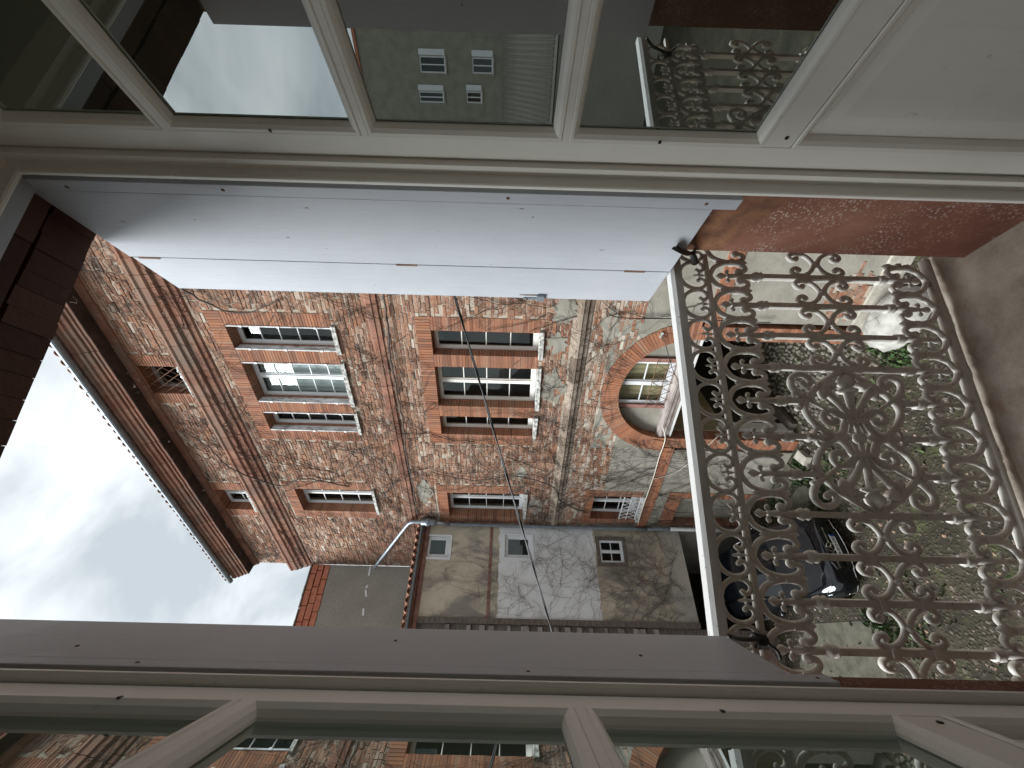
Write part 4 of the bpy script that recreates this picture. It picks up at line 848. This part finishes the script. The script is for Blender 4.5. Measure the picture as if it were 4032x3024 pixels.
# ---- glazed leaves, opened into the room
def leaf(name, label, hinge, ang, side, zm, zr, muntins):
    """local: x = away from hinge into the room, y = out of the glazed face, z up"""
    t = thing(name, label, 'window leaf'); az = radians(ang); d = Vector((-sin(az), -cos(az), 0)); nrm = Vector((-d.y, d.x, 0))*side
    M = Matrix((d, nrm, Vector((0, 0, 1)))).transposed().to_4x4(); M.translation = Vector((*hinge, 0)); t.matrix_world = M
    Wd, z0, z1 = .56, 6.08, 8.94; T = .045; st = .058
    def b(nm, *a, mat='cream_paint', par=t, bev=.002): q = MB(); q.box(*a); return q.build(nm, mat, par, bevel=bev)
    b('stile', 0, st, -T, 0, z0, z1); b('stile', Wd-.075, Wd, -T, 0, z0, z1)
    b('bottom_rail', st, Wd-.075, -T, -.0006, z0, z0+.14); b('top_rail', st, Wd-.075, -T, -.0006, z1-.08, z1); b('lock_rail', st, Wd-.075, -T, -.0006, zr[0], zr[1])
    gx0, gx1 = st, Wd-.075
    def bead(a, bb_, c, d_, nm='glazing_bead'):   # sloping quarter round moulding around one opening
        w_ = .024; prof = [(0, 0), (.003, .0035), (.010, .003), (.018, -.004), (.023, -.013), (w_, -.018)]
        q = MB(); loops = []
        for u, v in prof: loops.append([(a+u, v, c+u), (bb_-u, v, c+u), (bb_-u, v, d_-u), (a+u, v, d_-u)])
        vs = [p for L_ in loops for p in L_]; fs = [(i*4+k, i*4+(k+1) % 4, (i+1)*4+(k+1) % 4, (i+1)*4+k) for i in range(len(prof)-1) for k in range(4)]
        q.add(vs, fs); return q.build(nm, 'cream_paint', t)
    zs = [zr[1]] + sorted(muntins) + [z1-.08]
    for k in range(len(zs)-1):
        lo = zs[k] + (.008 if k else 0); hi = zs[k+1] - (.008 if k < len(zs)-2 else 0)
        bead(gx0, gx1, lo, hi)
        q = MB(); q.add([(gx0+.018, -.020, lo+.018), (gx1-.018, -.020, lo+.018), (gx1-.018, -.020, hi-.018), (gx0+.018, -.020, hi-.018)], [(0, 1, 2, 3)]); q.build('pane', 'leaf_glass', t)
    for m_ in muntins: b('muntin', gx0, gx1, -T+.004, .001, m_-.0078, m_+.0078, bev=.0012)
    bead(gx0, gx1, z0+.14, zr[0], 'panel_moulding')
    q = MB(); q.box(gx0+.02, gx1-.02, -.032, -.019, z0+.16, zr[0]-.02); pn = q.build('panel', 'cream_paint', t)
    q = MB(); a, b2, c, d_ = gx0+.075, gx1-.075, z0+.215, zr[0]-.075; lo_ = [[(a-.03, -.0185, c-.03), (b2+.03, -.0185, c-.03), (b2+.03, -.0185, d_+.03), (a-.03, -.0185, d_+.03)], [(a-.002, -.0125, c-.002), (b2+.002, -.0125, c-.002), (b2+.002, -.0125, d_+.002), (a-.002, -.0125, d_+.002)]]
    q.add([p for l_ in lo_ for p in l_], [(k, (k+1) % 4, 4+(k+1) % 4, 4+k) for k in range(4)] + [(4, 5, 6, 7)]); q.build('raised_field', 'cream_paint', pn)
    q = MB(); q.lathe([(.0045, -.001), (.0045, .0012), (.003, .0014)], (0, 0, 0), 'y', 8); sm = q.mesh('screw', 'ink')
    for x_, z_ in ((.085, zr[0]+.028), (.066, 7.25), (.066, 8.2)): o = obj('screw', sm, t); o.location = (x_, .0005 if x_ > .07 else .0025, z_)
    return t
leaf('window_leaf', 'cream glazed leaf at right opened into the room reflecting the sky', (.861, .775), -1.0, -1, 0, (6.923, 6.995), (7.480, 7.972, 8.458))
leaf('window_leaf', 'cream glazed leaf at left opened into the room reflecting the brick facade', (-.307, .80), -5.3, 1, 0, (6.896, 6.971), (7.476, 8.004, 8.52))
# ================================================================== FOLDING SHUTTERS in the reveal
s1 = thing('folding_shutter', 'pale grey two panel folding shutter swung out at the right reveal', 'shutter', (.83, .85, 7.0))
def blk(nm, par, a, mat='shutter_paint', bev=.002): q = MB(); q.box(*a); return q.build(nm, mat, par, bevel=bev)
T = .032
blk('hanging_strip', s1, (-.001, T, .002, .0405, -.035, 1.965)); blk('panel', s1, (0, T, .0415, .348, .03, 1.985)); p2 = blk('panel', s1, (.001, T, .353, .560, .032, 1.98))
for z_ in (.12, .95, 1.88): blk('hinge', s1, (-.002, .004, .346, .355, z_, z_+.075), 'rust', 0)
q = MB(); q.box(-.004, .012, .552, .564, .47, .555); q.box(-.012, -.003, .525, .562, .47, .50); lt = q.build('latch', 'zinc', s1)
for z_ in (.485, .54):
    q = MB(); q.lathe([(.004, -.001), (.004, .002)], (0, 0, 0), 'x', 8); o = q.build('screw', 'ink', lt); o.location = (-.005, .557, z_)
random.seed(8)
for k in range(9):
    y_ = U(.05, .54); z_ = U(.1, 1.9); w_ = U(.001, .0022); h_ = U(.002, .009)
    if abs(y_-.35) < .02: continue
    q = MB(); q.ball((-.0002+(.001 if y_ > .35 else 0), y_, z_), 1, 6, 4, sc=(.0006, w_, h_)); q.build('paint_chip', 'rust', s1)
q = MB(); q.ball((.0008, .535, .52), 1, 10, 5, sc=(.0007, .007, .055)); q.build('worn_patch', 'old_timber', s1)
for y_, z_ in ((.02, .62), (.02, 1.42), (.02, .06), (.025, 1.86)): q = MB(); q.ball((-.001, y_, z_), .0055, 7, 4, sc=(.5, 1, 1)); q.build('nail', 'rust', s1)
s2 = thing('folding_shutter', 'grey shaded shutter panel folded against the left reveal', 'shutter', (-.30, .855, 7.0))
blk('hanging_strip', s2, (-T, .001, .002, .0385, -.04, 1.965)); blk('panel', s2, (-T, 0, .0395, .278, .03, 1.985)); blk('panel', s2, (-2*T-.006, -T-.006, .0395, .26, .03, 1.985))
for y_, z_ in ((.02, .55), (.02, 1.3), (.02, -.01), (.12, .3), (.18, .85), (.1, 1.5)): q = MB(); q.ball((.001, y_, z_), .004, 7, 4, sc=(.4, 1, 1)); q.build('nail', 'rust', s2)
# ================================================================== CAST IRON RAILING   (x = world x, z = world z, plane y = RY)
RY = 1.2235; PT = .119; X0 = .836
def rx(i): return X0 - PT*i
rl = thing('iron_railing', 'off white cast iron balcony railing with scrolls and fleur medallion', 'railing', (0, RY, 0))
IL = 10.9; IR = -.75
def rp(i, z, y=0): return (rx(i), y, z)
q = MB(); q.sweepx([(-.022, 6.985), (-.022, 7.012), (-.015, 7.024), (.015, 7.025), (.022, 7.012), (.022, 6.985)], rx(IL), rx(IR)); q.build('handrail', 'handrail_paint', rl)
q = MB(); q.box(rx(IL), rx(IR), -.009, .009, 6.874, 6.890); q.build('middle_rail', 'iron_paint', rl, bevel=.002)
q = MB(); q.tube([rp(IR, 6.048), rp(IL, 6.048)], .0165, 10); q.build('bottom_rail', 'iron_paint', rl, True)
def at(me, nm, i, z=0, flip=False): o = obj(nm, me, rl); o.location = (rx(i), 0, z); o.scale = (1, 1, -1 if flip else 1); return o
# small upper arcade: two hooks hanging from the handrail
q = MB()
for sg in (-1, 1):
    q.tube([(sg*PT*a, 0, z) for a, z in [(p.x, p.z) for p in spline([(0, 0, .0), (.26, 0, -.011), (.41, 0, -.030), (.475, 0, -.056), (.43, 0, -.080), (.31, 0, -.093), (.19, 0, -.089), (.14, 0, -.075), (.20, 0, -.066)], 5)]], .0070, 6)
    q.ball((sg*PT*.19, 0, -.067), .0075, 7, 5)
q.ball((0, 0, -.003), .0085, 7, 5); sm1 = q.mesh('small_scroll', 'iron_paint', True)
q = MB(); q.ball((0, 0, 0), .0075, 6, 4, sc=(.7, .7, 3.2)); q.ball((0, 0, 0), .011, 7, 5, sc=(1.0, .8, .5)); sm2 = q.mesh('small_bud', 'iron_paint', True)
q = MB(); q.ball((0, 0, 0), .010, 7, 5, sc=(.8, 1, .8)); sm3 = q.mesh('small_collar', 'iron_paint', True)
# large ogive arcade under the middle rail (also mirrored above the bottom rail)
q = MB()
for sg in (-1, 1):
    q.tube([(sg*PT*a, 0, z) for a, z in [(p.x, p.z) for p in spline([(0, 0, .0), (.16, 0, -.009), (.31, 0, -.022), (.41, 0, -.044), (.46, 0, -.070), (.465, 0, -.096), (.41, 0, -.123), (.30, 0, -.137), (.20, 0, -.131), (.155, 0, -.113)], 5)]], .0090, 7)
    q.ball((sg*PT*.16, 0, -.108), .0135, 8, 6)
q.ball((0, 0, .0), .011, 7, 5); og = q.mesh('ogive_scroll', 'iron_paint', True)
def leafshape(mb, z0, z1, w_, d=.008):
    zc = (z0+z1)/2; vs = [(0, 0, z0), (0, 0, z1)] ; k = 4; ringz = [z0+(z1-z0)*t for t in (.2, .42)]
    pr = [(.0012, z0), (w_*.75, z0+(z1-z0)*.22), (w_, z0+(z1-z0)*.38), (w_*.45, z0+(z1-z0)*.8), (.0012, z1)]
    n = 8; V = []
    for r, z in pr:
        for j in range(n): a = 2*pi*j/n; V.append((r*cos(a), r*sin(a)*d/w_ if r > .002 else r*sin(a), z))
    mb.add(V, [(i*n+j, i*n+(j+1) % n, (i+1)*n+(j+1) % n, (i+1)*n+j) for i in range(len(pr)-1) for j in range(n)])
q = MB(); leafshape(q, -.060, .0, .0135, .011); leafshape(q, .060, .0, .0135, .011); q.box(-.010, .010, -.011, .011, -.008, .008); lf = q.mesh('double_leaf', 'iron_paint', False)
# spear with collar
q = MB(); leafshape(q, -.020, -.062, .0135, .0125); q.ball((0, 0, -.052), .004, 6, 4)
for sg in (-1, 1):
    q.tube([(p.x*sg, 0, p.z) for p in spline([(.003, 0, -.068), (.010, 0, -.063), (.016, 0, -.058), (.0195, 0, -.060)], 4)], .0045, 6); q.ball((sg*.020, 0, -.0625), .0075, 7, 5)
q.tube([(0, 0, -.060), (0, 0, -.090), (0, 0, -.165)], [.008, .0105, .0105], 7); q.lathe([(.010, -.150), (.017, -.158), (.019, -.166), (.015, -.174), (.018, -.18), (.018, -.184)], (0, 0, 0), 'z', 8)
sp = q.mesh('spear', 'iron_paint', True)
q = MB(); q.box(-.009, .009, -.009, .009, 6.235, 6.69); bar = q.mesh('bar', 'iron_paint')
q = MB()                                                  # U shaped scrolls of the middle band
for sg in (-1, 1):
    q.tube([(sg*PT*(.5-p.x), 0, p.z) for p in spline([(.5, 0, .008), (.36, 0, .014), (.20, 0, .030), (.10, 0, .055), (.12, 0, .082), (.22, 0, .096), (.33, 0, .088), (.35, 0, .072), (.28, 0, .066)], 5)], [.0084]*41, 6)
    q.ball((sg*PT*.21, 0, .068), .0105, 7, 5)
us = q.mesh('cee_scroll', 'iron_paint', True)
q = MB(); q.ball((0, 0, 0), .0145, 9, 6, sc=(1, 1, .9)); bl = q.mesh('boss', 'iron_paint', True)
q = MB(); q.box(-.0115, .0115, -.0105, .0105, -.007, .007); cl = q.mesh('collar', 'iron_paint')
for i in range(0, 12):
    if i > IL: break
    at(sm1, 'small_scroll', i, 6.985); at(sm2, 'small_bud', i, 6.912)
    if i + .5 < IL: at(sm3, 'small_collar', i+.5, 6.926)
    at(og, 'ogive_scroll', i, 6.872); at(sp, 'spear', i, 6.868)
    at(og, 'ogive_scroll', i, 6.066, True); at(sp, 'spear', i, 6.066, True)
    if i not in (4, 5, 6): at(bar, 'bar', i)
for i in range(-1, 11):
    if i >= 0 or True:
        at(lf, 'double_leaf', i+.5, 6.783); at(lf, 'double_leaf', i+.5, 6.158)
    if not (3 <= i <= 6):
        at(us, 'cee_scroll', i+.5, 6.467); at(us, 'cee_scroll', i+.5, 6.467, True); at(bl, 'boss', i+.5, 6.467)
at(sm1, 'small_scroll', -1 + .02, 6.985); at(og, 'ogive_scroll', -1+.02, 6.872)
for i in (0, 1, 2, 3, 7, 8, 9, 10):
    for z in (6.526, 6.408): at(cl, 'collar', i, z)
# medallion: two fleurs back to back inside a double ogive
ZC = 6.466
q = MB()
def M2(di, dz, sg, y=0): return (rx(5)+sg*PT*di, y, ZC+dz)
def strand(pts, r, sg, sz, mb, n=8, rr=None):
    P = spline([(a, 0, b) for a, b in pts], 6); mb.tube([M2(p.x, p.z*sz, sg) for p in P], rr and [rr[0]+(rr[1]-rr[0])*k/(len(P)-1) for k in range(len(P))] or r, n)
for sg in (-1, 1):
    mb = MB()
    for sz in (-1, 1):
        strand([(1.95, .0), (1.75, .045), (1.45, .098), (1.06, .145), (.75, .158), (.4, .138), (.12, .098), (.05, .075), (.14, .052), (.32, .040), (.44, .034)], .0105, sg, sz, mb)
        strand([(1.06, .143), (1.25, .172), (1.5, .188), (1.72, .178), (1.80, .150), (1.70, .124), (1.52, .122), (1.46, .138), (1.54, .148)], .0085, sg, sz, mb, rr=(.0115, .0085))
        mb.ball(M2(1.54, .146*sz, sg), .011, 8, 6)
    mb.build('medallion_ring', 'iron_paint', rl, True)
    mb = MB()
    for sz in (-1, 1):
        strand([(1.06, .140), (.85, .100), (.62, .050), (.46, .030)], .0068, sg, sz, mb, 6)
        strand([(.46, .026), (.62, .036), (.75, .058), (.74, .088), (.58, .102), (.43, .092), (.42, .072), (.54, .066)], .008, sg, sz, mb, rr=(.008, .012))
        strand([(.46, .014), (.70, .018), (.98, .040), (1.22, .064), (1.42, .078), (1.52, .062), (1.46, .046)], .009, sg, sz, mb, rr=(.007, .018))
        strand([(.46, .014), (.30, .018), (.14, .026)], .006, sg, sz, mb, 6)
        mb.ball(M2(1.27, .086*sz, sg), .019, 8, 6, sc=(1.3, .8, .8)); mb.ball(M2(1.50, .070*sz, sg), .019, 8, 6, sc=(1.1, .8, 1.0))
    strand([(.14, 0), (.5, 0), (.95, .0), (1.32, .0)], .008, sg, 1, mb, rr=(.006, .014))
    a = [M2(t, 0, sg) for t in (1.30, 1.36, 1.44, 1.55, 1.68, 1.80, 1.88)]
    mb.tube(a, [.027, .031, .014, .028, .025, .012, .002], 8)
    mb.build('fleur', 'iron_paint', rl, True)
    mb = MB(); x = rx(5)+sg*PT*.46; mb.box(x-.007, x+.007, -.013, .013, ZC-.036, ZC+.036); mb.build('binding_band', 'iron_paint', rl, bevel=.003)
q = MB(); q.ball((rx(5), 0, ZC), .019, 10, 7); q.build('boss', 'iron_paint', rl, True)
for sz in (-1, 1):
    o = at(lf, 'double_leaf', 5, ZC+sz*.082)
    for i in (4, 6):
        q = MB(); q.box(rx(i)-.009, rx(i)+.009, -.009, .009, ZC+sz*.158 if sz > 0 else 6.235, 6.69 if sz > 0 else ZC+sz*.158); q.build('bar', 'iron_paint', rl)
        q = MB()
        for sg in (-1, 1): q.tube([(rx(i)+sg*p.x, 0, ZC+sz*p.z) for p in spline([(.002, 0, .185), (.012, 0, .172), (.024, 0, .170), (.026, 0, .180)], 4)], .006, 6); q.ball((rx(i)+sg*.026, 0, ZC+sz*.182), .009, 7, 5)
        q.build('ring_stop', 'iron_paint', rl, True)
    q = MB(); q.box(rx(5)-.009, rx(5)+.009, -.009, .009, ZC+.150 if sz > 0 else 6.235, 6.69 if sz > 0 else ZC-.150); q.build('bar', 'iron_paint', rl)
    q = MB(); q.lathe([(.008, -.02), (.016, -.012), (.012, 0), (.018, .01), (.012, .02)], (rx(5), 0, ZC+sz*.158), 'z', 8)
    for sg in (-1, 1): q.tube([(rx(5)+sg*p.x, 0, ZC+sz*p.z) for p in spline([(.005, 0, .142), (.022, 0, .138), (.034, 0, .118), (.028, 0, .108)], 4)], .006, 6); q.ball((rx(5)+sg*.030, 0, ZC+sz*.112), .009, 7, 5)
    q.build('ring_stop', 'iron_paint', rl, True)
# ---- strap and shutter stay
ct = thing('strap', 'black strap tying the left shutter to the railing', 'strap', (0, 0, 0))
q = MB(); q.tube(spline([(-.300, 1.135, 7.02), (-.318, 1.175, 6.975), (-.325, 1.205, 6.905), (-.327, 1.235, 6.885)], 5), .006, 6); q.build('band', 'cable_black', ct, True)
q = MB()
for k in range(5): q.tube([(-.333+.016*cos(a), RY+.018*sin(a), 6.878+k*.006) for a in [2*pi*j/12 for j in range(12)]], .0045, 5, closed=True)
q.build('knot', 'cable_black', ct, True)
q = MB(); q.tube(spline([(-.335, 1.205, 6.88), (-.35, 1.2, 6.86), (-.37, 1.2, 6.855)], 4), .005, 6); q.build('tail', 'cable_black', ct, True)
la = thing('shutter_stay', 'black leaf shaped shutter stay on the right end of the railing', 'shutter stay', (0, 0, 0))
q = MB(); V = []; pr = [(.0, .002), (.12, .010), (.35, .019), (.6, .019), (.85, .011), (1.0, .006)]; a = Vector((.794, 1.02, 7.098)); b = Vector((.852, 1.12, 6.984))
n = 8; ax = (b-a); lat = Vector((.9, 0, .4)).normalized()
for t, w_ in pr:
    for j in range(n): g2 = 2*pi*j/n; p = a+ax*t+lat*(w_*cos(g2))+Vector((0, 1, 0))*(.0045*sin(g2)); V.append(p)
q.add(V, [(i*n+j, i*n+(j+1) % n, (i+1)*n+(j+1) % n, (i+1)*n+j) for i in range(len(pr)-1) for j in range(n)] + [tuple(range(n)), tuple((len(pr)-1)*n+j for j in range(n))]); q.build('blade', 'cable_black', la, True)
q = MB(); q.tube([(.852, 1.12, 6.984), (.878, 1.18, 6.945), (.888, 1.215, 6.925)], [.009, .012, .014], 8); q.tube([(.866, 1.15, 6.965), (.905, 1.13, 6.955)], .005, 6); q.build('pivot', 'cable_black', la, True)
# ================================================================== HOUSE ON THE LEFT (seen mirrored in the right leaf)
KS = 1.3; HA = radians(-61); hn = Vector((sin(HA), cos(HA), 0)); HB = hn*24*KS; hx = Vector((hn.y, -hn.x, 0))
gh = thing('grey_house', 'grey rendered house with white shuttered windows mirrored in the right window leaf', 'house', tuple(HB), atan2(hx.y, hx.x))
def hz(z): return CAMZ+(z-CAMZ)*KS
def hp(x): return x*KS
HW = [(-.49, .01, 11.13, 12.12), (-.68, -.28, 8.89, 9.75), (1.08, 1.75, 11.3, 12.6), (1.08, 1.72, 8.9, 9.95), (2.5, 2.98, 11.5, 12.8), (2.45, 2.95, 9.5, 10.3), (4.3, 4.85, 11.4, 12.7), (4.3, 4.85, 9.2, 10.2)]
holes2 = [(hp(a), hp(b), hz(c), hz(d)) for a, b, c, d in HW]
q = MB()
for a, b, c, d in cells(holes2, hp(-.0)+.0, hp(7), 0, hz(15.6)): q.box(a, b, .0, .3, c, d)
for a, b, c, d in cells(holes2, hp(-6.0), hp(.0), 0, hz(11.0)): q.box(a, b, .001, .3, c, d)
q.prism([(hp(-6), hz(11.0)), (hp(0), hz(11.0)), (hp(0), hz(13.25)), (hp(-3.0), hz(10.999))], .001, .3)
q.build('wall', 'plaster', gh)
q = MB(); q.prism([(hp(-3.3), hz(10.7)), (hp(.0), hz(13.25)), (hp(.0), hz(13.55)), (hp(-3.3), hz(11.0))], -.3, 6); q.build('roof', 'terracotta', gh)
q = MB(); q.box(hp(-.02), hp(7), -.1, 6, hz(15.6), hz(15.75)); q.build('coping', 'coping_brick', gh)
for a, b, c, d in holes2:
    f = MB(); ring(f, a+.08, b-.08, c+.08, d-.08, .08, .05, .12); f.box((a+b)/2-.03, (a+b)/2+.03, .05, .12, c+.08, d-.08); wn_ = f.build('window', 'white_paint', gh)
    q = MB(); q.add([(a, .1, c), (b, .1, c), (b, .1, d), (a, .1, d)], [(0, 1, 2, 3)]); q.build('pane', 'car_glass', wn_)
    q = MB(); q.box(a-.35, a-.04, -.05, -.005, c, d); q.build('shutter', 'white_paint', wn_)
    q = MB(); q.box(a-.08, b+.08, -.1, .05, c-.1, c-.005); q.build('sill', 'stone', wn_)
q = MB(); q.box(hp(-1.0), hp(-.65), 1, 1.6, hz(12.3), hz(13.3)); ch = q.build('chimney', 'grey_render', gh)
q = MB(); xx = hp(-.85); q.tube([(xx, 1.3, hz(13.2)), (xx, 1.3, hz(14.6))], .02, 5)
for zq, ln in ((14.5, .9), (13.9, .6)):
    q.tube([(xx-ln, 1.3, hz(zq)), (xx+ln, 1.3, hz(zq))], .015, 4)
    for k in range(7): xk = xx-ln+2*ln*k/6; q.tube([(xk, 1.3-.3, hz(zq)), (xk, 1.3+.3, hz(zq))], .01, 4)
q.build('antenna', 'zinc', ch)
lo = thing('lean_to', 'low tiled lean to roof below the grey house mirrored in the right window leaf', 'shed', tuple(HB-hn*.01), atan2(hx.y, hx.x))
q = MB(); q.add([(hp(-7), -.02, hz(8.4)), (hp(6), -.02, hz(8.4)), (hp(6), -5, hz(6.0)), (hp(-7), -5, hz(6.0))], [(0, 1, 2, 3)]); rf = q.build('roof', 'grey_render', lo)
q = MB(); q.box(hp(-7), hp(6), -4.9, -.05, 0, hz(5.95)); q.build('wall', 'grey_render', lo)
tml = tile_mesh('roof_tile', .11, .1, 5.6, 4); tml.materials.clear(); tml.materials.append(MATS['grey_render'])
for k in range(62):
    o = obj('roof_tile', tml, rf); o.location = (hp(-7)+k*.27, .0, hz(8.4)-.02); o.rotation_euler = (atan2(hz(8.4)-hz(6.0), 5), 0, 0)
